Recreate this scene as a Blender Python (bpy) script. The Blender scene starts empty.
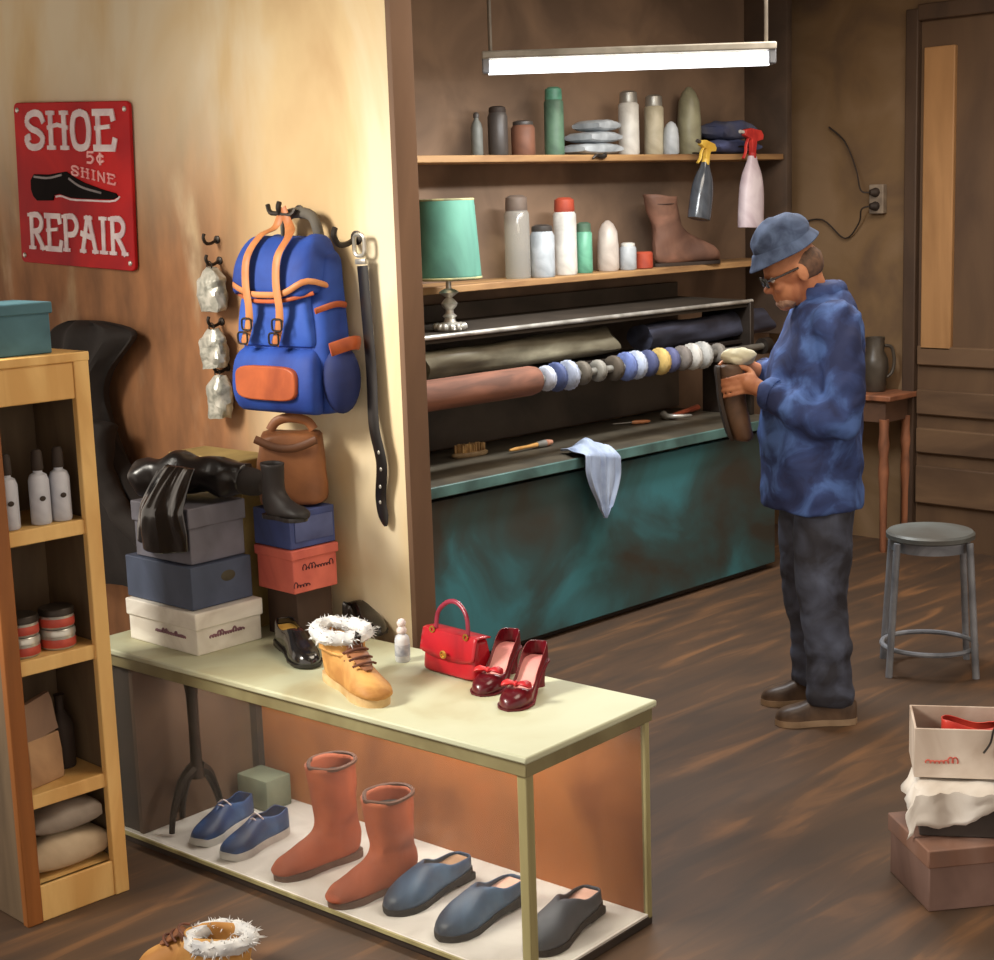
import bpy, bmesh, math, random
from math import sin, cos, pi, radians, sqrt, atan2
from mathutils import Vector, Matrix, noise

S = bpy.context.scene
COL = S.collection
random.seed(7)

# ------------------------------------------------------------------ camera
FPX, PITCH, ROLL, CAMZ = 1580.0, radians(10), radians(1.93), 1.85
_s = sqrt(.5)
CAM = Vector((0, 0, CAMZ))
CF = Vector((cos(PITCH) * _s, cos(PITCH) * _s, -sin(PITCH)))
_R0 = Vector((_s, -_s, 0)); _U0 = _R0.cross(CF)
CR = _R0 * cos(ROLL) - _U0 * sin(ROLL)
CU = _U0 * cos(ROLL) + _R0 * sin(ROLL)
cam_data = bpy.data.cameras.new('camera')
cam_data.sensor_width = 36
cam_data.lens = 36 * FPX / 994
cam_data.clip_start = .05
cam = bpy.data.objects.new('camera', cam_data)
COL.objects.link(cam)
mw = Matrix((CR, CU, -CF)).transposed().to_4x4()
mw.translation = CAM
cam.matrix_world = mw
S.camera = cam

# ------------------------------------------------------------------ world, lights, exposure
S.view_settings.view_transform = 'Standard'
S.view_settings.look = 'None'
S.view_settings.gamma = 1
S.view_settings.use_curve_mapping = False
S.view_settings.exposure = 0.0
w = bpy.data.worlds.new('room_light'); S.world = w; w.use_nodes = True
w.node_tree.nodes['Background'].inputs[0].default_value = (1.0, .86, .72, 1)
w.node_tree.nodes['Background'].inputs[1].default_value = 1.0


def area_light(name, loc, target, size, power, color, spread=180):
    d = bpy.data.lights.new(name, 'AREA'); d.energy = power; d.color = color
    d.shape = 'RECTANGLE'; d.size, d.size_y = size; d.spread = radians(spread)
    o = bpy.data.objects.new(name, d); COL.objects.link(o); o.location = loc
    o.rotation_euler = (Vector(target) - Vector(loc)).to_track_quat('-Z', 'Y').to_euler()
    return o


# shop window to the left, and two unseen warm fill lights added overhead
area_light('shop_window_light', (0.5, 4.1, 2.65), (2.85, 2.95, 1.05), (.8, .8), 29, (1.0, .94, .83), 75)
area_light('front_fill_light', (3.4, 2.2, 2.92), (3.4, 2.3, 0), (1.2, 1.2), 34, (1.0, .86, .68))
area_light('rear_fill_light', (5.6, 3.3, 2.92), (5.6, 3.4, 0), (1.4, 1.2), 46, (1.0, .88, .74))  # unseen fill, added to lift the alcove and right side
area_light('tube_light', (4.86, 4.05, 2.33), (4.9, 4.3, 0), (1.1, .06), 40, (.95, .98, 1.0))

# ------------------------------------------------------------------ helpers


def ray(px, py):
    return CF * FPX + CR * (px - 497) - CU * (py - 480)


def on(px, py, n, c):
    n = Vector(n); d = ray(px, py)
    return CAM + d * ((c - n.dot(CAM)) / n.dot(d))


def on_z(px, py, z): return on(px, py, (0, 0, 1), z)
def on_y(px, py, y): return on(px, py, (0, 1, 0), y)
def on_x(px, py, x): return on(px, py, (1, 0, 0), x)


def lin(c):
    return tuple(((v / 255) / 12.92 if v / 255 <= .04045 else ((v / 255 + .055) / 1.055) ** 2.4) for v in c) + (1,)


MATS = {}


def mat(name, c1, c2=None, scale=6, rough=.6, stretch=(1, 1, 1), metal=0, contrast=(.35, .65), bump=.0, c3=None, c3pos=.5, spec=.4, coat=0, detail=5, distort=.6):
    """painterly mottled surface: noise between two (or three) tones of the thing's own colour"""
    if name in MATS: return MATS[name]
    m = bpy.data.materials.new(name); m.use_nodes = True
    nt = m.node_tree; b = nt.nodes['Principled BSDF']
    b.inputs['Roughness'].default_value = rough
    b.inputs['Metallic'].default_value = metal
    b.inputs['Specular IOR Level'].default_value = spec
    b.inputs['Coat Weight'].default_value = coat
    if c2 is None:
        c2 = tuple(max(0, v * .86) for v in c1)
    tc = nt.nodes.new('ShaderNodeTexCoord'); mp = nt.nodes.new('ShaderNodeMapping')
    mp.inputs['Scale'].default_value = stretch
    nz = nt.nodes.new('ShaderNodeTexNoise'); nz.inputs['Scale'].default_value = scale
    nz.inputs['Detail'].default_value = detail; nz.inputs['Distortion'].default_value = distort
    cr = nt.nodes.new('ShaderNodeValToRGB')
    cr.color_ramp.elements[0].position = contrast[0]; cr.color_ramp.elements[0].color = lin(c1)
    cr.color_ramp.elements[1].position = contrast[1]; cr.color_ramp.elements[1].color = lin(c2)
    if c3:
        e = cr.color_ramp.elements.new(c3pos); e.color = lin(c3)
    nt.links.new(tc.outputs['Object'], mp.inputs[0]); nt.links.new(mp.outputs[0], nz.inputs[0])
    nt.links.new(nz.outputs[0], cr.inputs[0]); nt.links.new(cr.outputs[0], b.inputs['Base Color'])
    if bump:
        bp = nt.nodes.new('ShaderNodeBump'); bp.inputs['Strength'].default_value = bump; bp.inputs['Distance'].default_value = .01
        nt.links.new(nz.outputs[0], bp.inputs['Height']); nt.links.new(bp.outputs[0], b.inputs['Normal'])
    MATS[name] = m
    return m


def emis(name, col, st):
    m = bpy.data.materials.new(name); m.use_nodes = True
    b = m.node_tree.nodes['Principled BSDF']
    b.inputs['Base Color'].default_value = lin(col)
    b.inputs['Emission Color'].default_value = lin(col); b.inputs['Emission Strength'].default_value = st
    return m


def glass(name, tint=(240, 245, 240), alpha=.12, rough=.08):
    m = bpy.data.materials.new(name); m.use_nodes = True
    nt = m.node_tree; nt.nodes.remove(nt.nodes['Principled BSDF']); out = nt.nodes['Material Output']
    t = nt.nodes.new('ShaderNodeBsdfTransparent'); t.inputs[0].default_value = lin(tint)
    g = nt.nodes.new('ShaderNodeBsdfGlossy'); g.inputs['Roughness'].default_value = rough
    mx = nt.nodes.new('ShaderNodeMixShader'); lw = nt.nodes.new('ShaderNodeLayerWeight'); lw.inputs[0].default_value = .3; pw5 = nt.nodes.new('ShaderNodeMath'); pw5.operation = 'POWER'; pw5.inputs[1].default_value = 3; fr = nt.nodes.new('ShaderNodeMath'); fr.operation = 'MULTIPLY_ADD'; fr.inputs[1].default_value = .22; fr.inputs[2].default_value = .03; nt.links.new(lw.outputs['Facing'], pw5.inputs[0]); nt.links.new(pw5.outputs[0], fr.inputs[0])
    nt.links.new(fr.outputs[0], mx.inputs[0]); nt.links.new(t.outputs[0], mx.inputs[1]); nt.links.new(g.outputs[0], mx.inputs[2])
    if alpha:
        d = nt.nodes.new('ShaderNodeBsdfDiffuse'); d.inputs[0].default_value = lin((225, 225, 220))
        m2 = nt.nodes.new('ShaderNodeMixShader'); m2.inputs[0].default_value = alpha
        nt.links.new(mx.outputs[0], m2.inputs[1]); nt.links.new(d.outputs[0], m2.inputs[2])
        mx = m2
    nt.links.new(mx.outputs[0], out.inputs[0])
    return m


def smoothpts(P, n):
    """Catmull-Rom through tuples"""
    out = []
    m = len(P) - 1
    for i in range(n):
        u = i / (n - 1) * m; k = min(int(u), m - 1); t = u - k
        p0, p1, p2, p3 = P[max(k - 1, 0)], P[k], P[k + 1], P[min(k + 2, m)]
        out.append(tuple(.5 * (2 * b + (c - a) * t + (2 * a - 5 * b + 4 * c - d) * t * t + (3 * b - 3 * c + d - a) * t ** 3)
                         for a, b, c, d in zip(p0, p1, p2, p3)))
    return out


def nb(): return bmesh.new()


def box(bm, c, s, rz=0, bevel=0, seg=2, rot=None):
    M = Matrix.Translation(c) @ (rot.to_4x4() if rot is not None else Matrix.Rotation(rz, 4, 'Z')) @ Matrix.Diagonal((*s, 1))
    r = bmesh.ops.create_cube(bm, size=1, matrix=M)
    if bevel:
        es = list({e for v in r['verts'] for e in v.link_edges})
        bmesh.ops.bevel(bm, geom=es, offset=bevel, segments=seg, affect='EDGES', profile=.5)


def rings(bm, R, cap0=True, cap1=True, closed=True):
    V = [[bm.verts.new(p) for p in r] for r in R]
    n = len(V[0])
    for a, b in zip(V, V[1:]):
        for i in range(n if closed else n - 1):
            j = (i + 1) % n
            try: bm.faces.new((a[i], a[j], b[j], b[i]))
            except ValueError: pass
    if cap0: bm.faces.new(V[0][::-1])
    if cap1: bm.faces.new(V[-1])
    return V


def lathe(bm, prof, n=28, c=(0, 0, 0), cap0=True, cap1=True, sx=1, sy=1):
    R = [[(c[0] + r * sx * cos(2 * pi * i / n), c[1] + r * sy * sin(2 * pi * i / n), c[2] + z) for i in range(n)] for r, z in prof]
    rings(bm, R, cap0, cap1)


def tube(bm, pts, rad, n=10, cap=True, flat=1.0, up=(0, 0, 1), lat=None):
    """swept tube; rad number or list; flat scales the section along its second axis"""
    P = [Vector(p) for p in pts]; m = len(P)
    R = []
    prevu = Vector(up)
    for i, p in enumerate(P):
        t = (P[min(i + 1, m - 1)] - P[max(i - 1, 0)]).normalized()
        u = prevu - t * prevu.dot(t)
        if u.length < 1e-4:
            u = Vector((1, 0, 0)) - t * t.x
            if u.length < 1e-4: u = Vector((0, 1, 0))
        u.normalize(); v = t.cross(u); prevu = u
        if lat:
            v = Vector(lat); v = (v - t * v.dot(t)).normalized(); u = v.cross(t)
        r = rad[i] if isinstance(rad, list) else rad
        if isinstance(r, (list, tuple)): ru, rv = r
        else: ru, rv = r * flat, r
        R.append([p + u * ru * cos(2 * pi * k / n) + v * rv * sin(2 * pi * k / n) for k in range(n)])
    rings(bm, R, cap, cap)


def ell(bm, c, r, seg=20, rot=None):
    M = Matrix.Translation(c) @ (rot.to_4x4() if rot is not None else Matrix.Identity(4)) @ Matrix.Diagonal((*r, 1))
    bmesh.ops.create_uvsphere(bm, u_segments=seg, v_segments=max(8, seg * 2 // 3), radius=1, matrix=M)


def prism(bm, outline, y0, y1):
    """outline in x,z; extruded along y"""
    a = [bm.verts.new((x, y0, z)) for x, z in outline]; b = [bm.verts.new((x, y1, z)) for x, z in outline]
    n = len(outline)
    bm.faces.new(a); bm.faces.new(b[::-1])
    for i in range(n):
        j = (i + 1) % n
        bm.faces.new((a[j], a[i], b[i], b[j]))


def slab(bm, outline, z0, z1):
    """outline in x,y; extruded along z"""
    a = [bm.verts.new((x, y, z0)) for x, y in outline]; b = [bm.verts.new((x, y, z1)) for x, y in outline]
    n = len(outline)
    bm.faces.new(a[::-1]); bm.faces.new(b)
    for i in range(n):
        j = (i + 1) % n
        bm.faces.new((a[i], a[j], b[j], b[i]))


def obj(name, bm, m, parent=None, loc=(0, 0, 0), rz=0, sharp=40, solid=0, sub=0, bevel=0, mesh=None):
    if mesh is None:
        bmesh.ops.recalc_face_normals(bm, faces=bm.faces)
        for f in bm.faces: f.smooth = True
        for e in bm.edges:
            e.smooth = not (len(e.link_faces) == 2 and e.calc_face_angle(0) > radians(sharp))
        mesh = bpy.data.meshes.new(name); bm.to_mesh(mesh); bm.free()
    o = bpy.data.objects.new(name, mesh); COL.objects.link(o)
    if m: mesh.materials.clear(); mesh.materials.append(m)
    o.location = loc; o.rotation_euler = (0, 0, rz)
    if parent: o.parent = parent
    if bevel:
        b = o.modifiers.new('bevel', 'BEVEL'); b.width = bevel; b.segments = 2; b.limit_method = 'ANGLE'; b.angle_limit = radians(40)
    if solid:
        b = o.modifiers.new('solid', 'SOLIDIFY'); b.thickness = solid; b.offset = -1
    if sub:
        b = o.modifiers.new('sub', 'SUBSURF'); b.levels = b.render_levels = sub
    return o


def tag(o, label, cat, group=None):
    o['label'] = label; o['category'] = cat
    if group: o['group'] = group
    return o


def thing(name, label, cat, loc, rz=0, group=None):
    o = bpy.data.objects.new(name, None); COL.objects.link(o)
    o.empty_display_size = .05
    o.location = loc; o.rotation_euler = (0, 0, rz)
    return tag(o, label, cat, group)


def struct(name, bm, m, **k):
    o = obj(name, bm, m, **k); o['kind'] = 'structure'; return o


def dup(root, loc, rz, label, group=None):
    r = root.copy(); COL.objects.link(r); r.location = loc; r.rotation_euler = (0, 0, rz); r['label'] = label
    if group: r['group'] = group
    for ch in list(root.children):
        c = ch.copy(); COL.objects.link(c); c.parent = r
        for g in list(ch.children):
            d = g.copy(); COL.objects.link(d); d.parent = c
    return r


def remeshed(bm, voxel, smooth=6, factor=.5):
    """union of closed shapes baked to one continuous mesh"""
    bmesh.ops.recalc_face_normals(bm, faces=bm.faces)
    me = bpy.data.meshes.new('shape'); bm.to_mesh(me); bm.free()
    t = bpy.data.objects.new('shape', me); COL.objects.link(t)
    r = t.modifiers.new('r', 'REMESH'); r.mode = 'VOXEL'; r.voxel_size = voxel; r.use_smooth_shade = True
    if smooth:
        s = t.modifiers.new('s', 'SMOOTH'); s.iterations = smooth; s.factor = factor
    dg = bpy.context.evaluated_depsgraph_get(); dg.update()
    out = bpy.data.meshes.new_from_object(t.evaluated_get(dg))
    bpy.data.objects.remove(t); bpy.data.meshes.remove(me)
    for p in out.polygons: p.use_smooth = True
    return out


def wobble(me, amp, scale, seed=0):
    """cloth-like irregularity on a mesh"""
    for v in me.vertices:
        n = noise.noise_vector(v.co * scale + Vector((seed, seed * 2, 0)))
        v.co += n * amp


# ------------------------------------------------------------------ materials
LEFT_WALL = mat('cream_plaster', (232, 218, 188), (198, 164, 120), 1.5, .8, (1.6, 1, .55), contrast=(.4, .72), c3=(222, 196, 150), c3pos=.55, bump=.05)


def stain_shade_wall(m):  # partly a stain, partly shade painted into the plaster colour
    """ragged orange-brown stain with shade painted in, low left on the plaster"""
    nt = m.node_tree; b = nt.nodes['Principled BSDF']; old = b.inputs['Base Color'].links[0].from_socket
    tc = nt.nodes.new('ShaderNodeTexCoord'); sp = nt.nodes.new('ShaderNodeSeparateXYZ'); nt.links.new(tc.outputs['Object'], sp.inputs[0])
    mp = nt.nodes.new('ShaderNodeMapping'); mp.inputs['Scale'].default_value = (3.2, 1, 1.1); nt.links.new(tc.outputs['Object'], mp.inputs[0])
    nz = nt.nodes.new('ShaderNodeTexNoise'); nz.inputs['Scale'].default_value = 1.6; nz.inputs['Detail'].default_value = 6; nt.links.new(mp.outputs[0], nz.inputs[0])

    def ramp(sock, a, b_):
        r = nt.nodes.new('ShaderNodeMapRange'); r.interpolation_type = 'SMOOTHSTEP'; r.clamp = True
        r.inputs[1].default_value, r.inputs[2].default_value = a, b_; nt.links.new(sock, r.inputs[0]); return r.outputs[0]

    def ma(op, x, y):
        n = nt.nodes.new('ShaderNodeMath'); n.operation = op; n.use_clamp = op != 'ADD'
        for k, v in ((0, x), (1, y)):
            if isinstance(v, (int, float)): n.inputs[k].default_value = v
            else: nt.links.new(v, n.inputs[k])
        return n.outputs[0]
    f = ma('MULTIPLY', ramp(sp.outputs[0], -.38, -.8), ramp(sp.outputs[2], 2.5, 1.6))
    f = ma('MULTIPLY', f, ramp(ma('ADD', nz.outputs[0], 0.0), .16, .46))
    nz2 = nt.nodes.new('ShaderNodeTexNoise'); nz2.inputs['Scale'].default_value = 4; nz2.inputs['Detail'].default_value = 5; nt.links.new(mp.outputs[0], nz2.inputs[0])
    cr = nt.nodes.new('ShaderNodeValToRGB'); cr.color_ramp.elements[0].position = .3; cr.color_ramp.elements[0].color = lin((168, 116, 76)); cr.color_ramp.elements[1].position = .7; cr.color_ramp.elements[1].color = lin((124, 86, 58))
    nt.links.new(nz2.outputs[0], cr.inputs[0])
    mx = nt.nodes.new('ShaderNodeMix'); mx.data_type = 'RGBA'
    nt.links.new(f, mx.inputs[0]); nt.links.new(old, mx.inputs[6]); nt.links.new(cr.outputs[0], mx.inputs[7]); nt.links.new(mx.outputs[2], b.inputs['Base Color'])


stain_shade_wall(LEFT_WALL)
TRIM_END = mat('wall_end_brown', (128, 98, 76), (96, 72, 55), 3, .7, (1, 1, .3))
ALCOVE = mat('alcove_brown', (138, 112, 90), (104, 84, 68), 2.4, .8)
RIGHT_WALL = mat('brown_plaster', (136, 110, 82), (98, 77, 59), 2.2, .8, contrast=(.35, .68), c3=(124, 98, 68), c3pos=.5)
FLOOR = mat('worn_floorboards', (74, 58, 46), (130, 92, 60), 3.2, .6, (.55, 3.2, 1), contrast=(.38, .75), c3=(88, 66, 49), c3pos=.56, bump=.08)
CEIL = mat('ceiling_paint', (120, 100, 82), (100, 82, 66), 2, .9)
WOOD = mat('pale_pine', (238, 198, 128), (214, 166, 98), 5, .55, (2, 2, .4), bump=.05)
WOOD_SHADE = mat('shaded_pine', (126, 106, 82), (98, 82, 64), 5, .7, (2, 2, .4))  # darkened pine, paints in the shade inside the shelf unit
OAK = mat('orange_oak', (158, 98, 48), (132, 80, 38), 6, .5, (3, 3, .3))
TOPM = mat('pale_green_top', (200, 204, 176), (172, 160, 120), 3, .5, contrast=(.4, .76), c3=(196, 198, 168), c3pos=.55)
EDGE = mat('olive_cream_edge', (150, 142, 104), (124, 114, 80), 5, .5)
POST = mat('olive_cream_post', (176, 168, 122), (142, 132, 92), 6, .5, (2, 2, .3))
BACKP = mat('orange_brown_panel', (172, 104, 58), (126, 76, 46), 3.5, .6, (1, 1, .7), contrast=(.35, .7), c3=(158, 100, 58), c3pos=.5)
CASEFLOOR = mat('whitish_case_floor', (226, 222, 216), (196, 190, 184), 6, .6)
DARK = mat('dark_brown', (60, 48, 40), (46, 37, 32), 4, .7)
PANE = glass('case_glass', (248, 248, 246), .018, .12)
CLEAR = glass('bottle_glass', (226, 226, 215), .22, .1)
GREENGLASS = glass('green_glass', (110, 190, 150), .12, .1)
BLACK = mat('black_leather', (34, 29, 28), (22, 19, 19), 8, .32, spec=.6, bump=.1)
BLACKSH = mat('shiny_black_leather', (38, 36, 37), (24, 22, 23), 9, .2, spec=.8, coat=.5, bump=.15)
DARKCLOTH = mat('charcoal_cloth', (50, 44, 41), (38, 33, 31), 6, .85)
TEAL = mat('worn_teal_paint', (64, 60, 52), (66, 124, 132), 2.1, .5, (1, 1, 1), contrast=(.36, .68), c3=(60, 84, 84), c3pos=.52, bump=.05)
TEALEDGE = mat('teal_edge', (92, 128, 124), (62, 82, 78), 4, .45, (1, 1, 1))
WORKTOP = mat('dark_worktop', (92, 84, 70), (70, 65, 56), 5, .5)
STEEL = mat('dull_steel', (176, 174, 166), (120, 116, 108), 6, .35, metal=.6)
SILVER = mat('bright_silver', (216, 214, 205), (160, 156, 148), 9, .3, metal=.55)
BRASS = mat('brass', (214, 172, 84), (170, 126, 52), 8, .3, metal=.8)
DKMETAL = mat('dark_metal', (66, 58, 52), (44, 39, 35), 8, .45, metal=.5)
GREYMETAL = mat('grey_painted_metal', (158, 162, 170), (116, 120, 128), 7, .4, metal=.2)
SHELFWOOD = mat('shelf_wood', (186, 146, 98), (140, 104, 70), 5, .6, (.4, 3, 3))
RED = mat('red_enamel', (206, 34, 34), (146, 20, 32), 3, .6, spec=.2, contrast=(.35, .7))
WHITEP = mat('white_lettering', (238, 226, 226), (208, 186, 192), 14, .5)
PINKP = mat('pink_lettering', (246, 186, 184), (232, 150, 150), 14, .5)
BLUEC = mat('royal_blue_canvas', (44, 84, 176), (28, 52, 126), 5, .7, bump=.1)
BLUED = mat('navy_canvas', (36, 52, 112), (28, 38, 84), 5, .75)
TAN = mat('tan_leather', (206, 140, 88), (174, 104, 60), 8, .5)
RUST = mat('rust_leather', (190, 96, 52), (150, 70, 38), 8, .45, bump=.1)
BROWNL = mat('brown_leather', (150, 96, 58), (108, 66, 40), 5, .5, bump=.1)

# ------------------------------------------------------------------ the setting
CEILZ = 3.0
bm = nb(); box(bm, (3.4, 3.3, -.05), (9.2, 8.6, .1)); struct('floor', bm, FLOOR)
bm = nb(); box(bm, (3.4, 3.3, CEILZ + .05), (9.2, 8.6, .1)); struct('ceiling', bm, CEIL)
WC = Vector((2.988, 3.358, 0)); WD = Vector((-.105, .9945, 0)); WANG = atan2(-.9945, .105)
WMAT = Matrix.Translation(WC) @ Matrix.Rotation(WANG, 4, 'Z')
WINV = WMAT.inverted()
WN = Vector((-.9945, -.105, 0))


def wl(px, py, off=0):
    """point on the left wall (off = distance in front of it) in the wall's own frame: x right, y into wall, z up"""
    return WINV @ on(px, py, WN, WN.dot(WC) + off)


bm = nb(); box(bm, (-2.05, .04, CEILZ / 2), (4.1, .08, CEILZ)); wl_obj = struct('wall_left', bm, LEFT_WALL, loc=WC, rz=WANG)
bm = nb(); box(bm, (.012, .038, CEILZ / 2), (.022, .092, CEILZ), bevel=.006); struct('trim_1', bm, TRIM_END, loc=WC, rz=WANG)
bm = nb(); box(bm, (5.3, 5.17, CEILZ / 2), (4.2, .1, CEILZ)); struct('wall_back', bm, ALCOVE)
bm = nb(); box(bm, (7.37, 2.55, CEILZ / 2), (.14, 5.3, CEILZ)); struct('wall_right', bm, RIGHT_WALL)


def on_right(px, py, off=0): return on_x(px, py, 7.3 - off)


# door in the right wall: dark casing, light tan stile, recessed dark panel, horizontal lower boards
DOORW = mat('dark_door_panel', (104, 80, 58), (80, 60, 45), 3, .6, (1, 1, .3))
DOORL = mat('tan_door_stile', (190, 144, 96), (150, 110, 70), 4, .55, (1, 1, .25))
yl = on_right(922, 200).y
bm = nb(); box(bm, (7.27, yl + .035, 1.36), (.06, .07, 2.72)); box(bm, (7.27, yl - 1.0, 1.36), (.06, .07, 2.72)); box(bm, (7.27, yl - .48, 2.7), (.06, .97, .08))
struct('trim_2', bm, mat('door_casing', (84, 64, 48), (66, 50, 39), 4, .6, (1, 1, .3)), bevel=.006)
bm = nb(); box(bm, (7.29, yl - .48, 1.33), (.02, .96, 2.66)); door = struct('door_1', bm, DOORW)
bm = nb(); box(bm, (7.27, yl - .11, 1.78), (.03, .17, 1.5)); d2 = obj('stile', bm, DOORL, door, bevel=.006); d2['label'] = 'light tan upright board'
bm = nb(); box(bm, (7.272, yl - .88, 1.84), (.026, .14, 1.56)); obj('stile', bm, DOORW, door, bevel=.006)
for z, h in ((1.0, .1), (.76, .13), (.56, .13), (.33, .2)):
    bm = nb(); box(bm, (7.27, yl - .48, z), (.03, .95, h)); obj('rail', bm, mat('door_rail', (118, 92, 68), (84, 64, 48), 3, .6, (1, .4, 2)), door, bevel=.008)

# ------------------------------------------------------------------ glass display case
CA = Vector((2.472, 2.411, 0)); CRZ = radians(4.0); CL, CD, CH, CFZ = 1.68, .489, .6, .03
CMAT = Matrix.Translation(CA) @ Matrix.Rotation(CRZ, 4, 'Z'); CINV = CMAT.inverted()
case = thing('display_case', 'low glass-fronted display case with pale greenish top holding shoes', 'display case', CA, CRZ)


def cb(name, m, c, s, bevel=0, **k):
    bm = nb(); box(bm, c, s); return obj(name, bm, m, case, bevel=bevel, **k)


cb('countertop', TOPM, (CD / 2, CL / 2, CH - .009), (CD + .03, CL + .03, .018), .005)
cb('top_edge', EDGE, (CD / 2, CL / 2, CH - .036), (CD + .012, CL + .012, .036), .003)
for x, y, a in ((.014, .014, .028), (CD - .009, .009, .018), (.012, CL - .012, .024)):
    cb('corner_post', POST, (x, y, (CFZ + CH - .054) / 2), (a, a, CH - .054 - CFZ + .03), .003)
cb('glass_pane', PANE, (.007, CL / 2, (CFZ + CH - .054) / 2), (.005, CL - .05, CH - .06 - CFZ))['label'] = 'long front glass pane'
cb('glass_pane', PANE, (CD / 2, .007, (CFZ + CH - .054) / 2), (CD - .05, .005, CH - .06 - CFZ))['label'] = 'end glass pane'
cb('back_panel', BACKP, (CD - .01, CL / 2, .29), (.016, CL - .02, .52))
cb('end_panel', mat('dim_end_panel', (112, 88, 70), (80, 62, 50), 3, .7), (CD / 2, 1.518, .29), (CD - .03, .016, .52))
cb('batten', DARK, (CD - .03, 1.495, .29), (.024, .03, .52))
cb('case_floor', CASEFLOOR, (CD / 2, CL / 2, CFZ - .006), (CD - .004, CL - .004, .012))
cb('base_rail', DARK, (CD / 2, CL / 2, .012), (CD, CL, .024), .003)
cb('base_trim', POST, (-.003, CL / 2, .027), (.006, CL - .03, .01))

# unseen fill light and its cover, added to brighten the case inside
cb('fill_light_cover', DARK, (.3, .76, .541), (.06, 1.4, .01))
case_fill = area_light('case_fill_light', CMAT @ Vector((.3, .76, .534)), (0, 0, 0), (.05, 1.36), 6.5, (1.0, .94, .86))
case_fill.rotation_euler = (0, 0, CRZ)
cb('front_stile', DARK, (.03, 1.6, .29), (.02, .15, .52))
# dark footed stand and the low green-grey block in the left end of the case
FOOTZ = CFZ + .0005


def incase(x, y, z): return CMAT @ Vector((x, y, z))


st = thing('pedestal_stand', 'dark pedestal stand with splayed feet inside the left end of the glass case', 'stand', incase(.15, 1.41, CFZ), CRZ)
bm = nb(); lathe(bm, [(.022, .16), (.018, .2), (.016, .3), (.018, .42), (.03, .5)], 14); obj('post', bm, DKMETAL, st)
for a in (.15, 1.5, 2.95):
    bm = nb(); d = Vector((cos(a), sin(a), 0))
    P = smoothpts([tuple(d * .01 + Vector((0, 0, .19))), tuple(d * .05 + Vector((0, 0, .155))), tuple(d * .085 + Vector((0, 0, .07))), tuple(d * .095 + Vector((0, 0, .009)))], 10)
    tube(bm, P, [.02, .02, .018, .016, .014, .012, .011, .01, .009, .009], 8); obj('foot', bm, DKMETAL, st)
bm = nb(); box(bm, (0, 0, .05), (.1, .14, .1), bevel=.006)
# block sits in front of the back batten
tag(obj('shoe_box', bm, mat('sage_card', (128, 136, 116), (98, 108, 92), 6, .7), None, incase(.395, 1.40, CFZ), CRZ), 'low sage green box on the case floor behind the dark pedestal stand', 'box')

# ------------------------------------------------------------------ footwear builders
OUT = [(0, .014), (.03, .026), (.1, .033), (.22, .035), (.42, .032), (.58, .037), (.72, .0445), (.84, .042), (.93, .032), (.965, .023), (.985, .014), (1, .002)]


def outw(u):
    for (a, wa), (b, wb) in zip(OUT, OUT[1:]):
        if u <= b: return wa + (wb - wa) * (u - a) / (b - a)
    return OUT[-1][1]


def upper(bm, st, L, n=30, k=7, ws=1.0):
    """st: (u, base z, height, opening half width)"""
    Q = smoothpts(st, n)
    Ls, Rs = [], []
    for u, zb, h, o in Q:
        wv = outw(min(max(u, 0), 1)) * ws; o = max(0, min(o, wv * .9))
        a, b = [], []
        for j in range(k + 1):
            t = j / k * pi / 2
            y = o + (wv - o) * cos(t) ** .7; z = zb + h * sin(t) ** .8
            a.append(bm.verts.new((u * L, y, z))); b.append(bm.verts.new((u * L, -y, z)))
        Ls.append(a); Rs.append(b)
    for X in (Ls, Rs):
        for p, q in zip(X, X[1:]):
            for j in range(k): bm.faces.new((p[j], p[j + 1], q[j + 1], q[j]))
    for i in (0, -1):
        for j in range(k): bm.faces.new((Ls[i][j], Ls[i][j + 1], Rs[i][j + 1], Rs[i][j]))
    bmesh.ops.remove_doubles(bm, verts=bm.verts, dist=2e-4)


def solepart(bm, zf, L, t, n=60, grow=1.06, u0=-.004, u1=1.004):
    """sole slab: zf(u) = top height"""
    R = []
    for i in range(n):
        u = u0 + (u1 - u0) * i / (n - 1); wv = outw(min(max(u, 0), 1)) * grow
        z = zf(min(max(u, 0), 1))
        R.append([(u * L, wv, z), (u * L, wv * 1.02, z - t * .5), (u * L, wv, z - t), (u * L, -wv, z - t), (u * L, -wv * 1.02, z - t * .5), (u * L, -wv, z)])
    rings(bm, R)


def insolepart(bm, zf, L, u0, u1, k=.86, n=20, t=.003):
    R = []
    for i in range(n):
        u = u0 + (u1 - u0) * i / (n - 1); wv = outw(u) * k; z = zf(u)
        R.append([(u * L, wv, z + t), (u * L, wv, z), (u * L, -wv, z), (u * L, -wv, z + t)])
    rings(bm, R)


def fan(bm, F, B, W, n=18, m=26, p=2.3, cap0=False, yc=None):
    """loft of rings from front profile points F (x,z) to back/bottom profile B (x,z), half width W"""
    T = smoothpts([(f[0], f[1], b[0], b[1], w_) for f, b, w_ in zip(F, B, W)], m)
    R = []
    for fx, fz, bx, bz, wv in T:
        c = Vector(((fx + bx) / 2, 0, (fz + bz) / 2)); a = Vector(((fx - bx) / 2, 0, (fz - bz) / 2))
        r = []
        for i in range(n):
            t = 2 * pi * i / n
            cc = math.copysign(abs(cos(t)) ** (2 / p), cos(t)); ss = math.copysign(abs(sin(t)) ** (2 / p), sin(t))
            q = c + a * cc + Vector((0, wv * ss, 0)); r.append(q)
        R.append(r)
    rings(bm, R, cap0, True)


def flat(z): return lambda u: z


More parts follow.
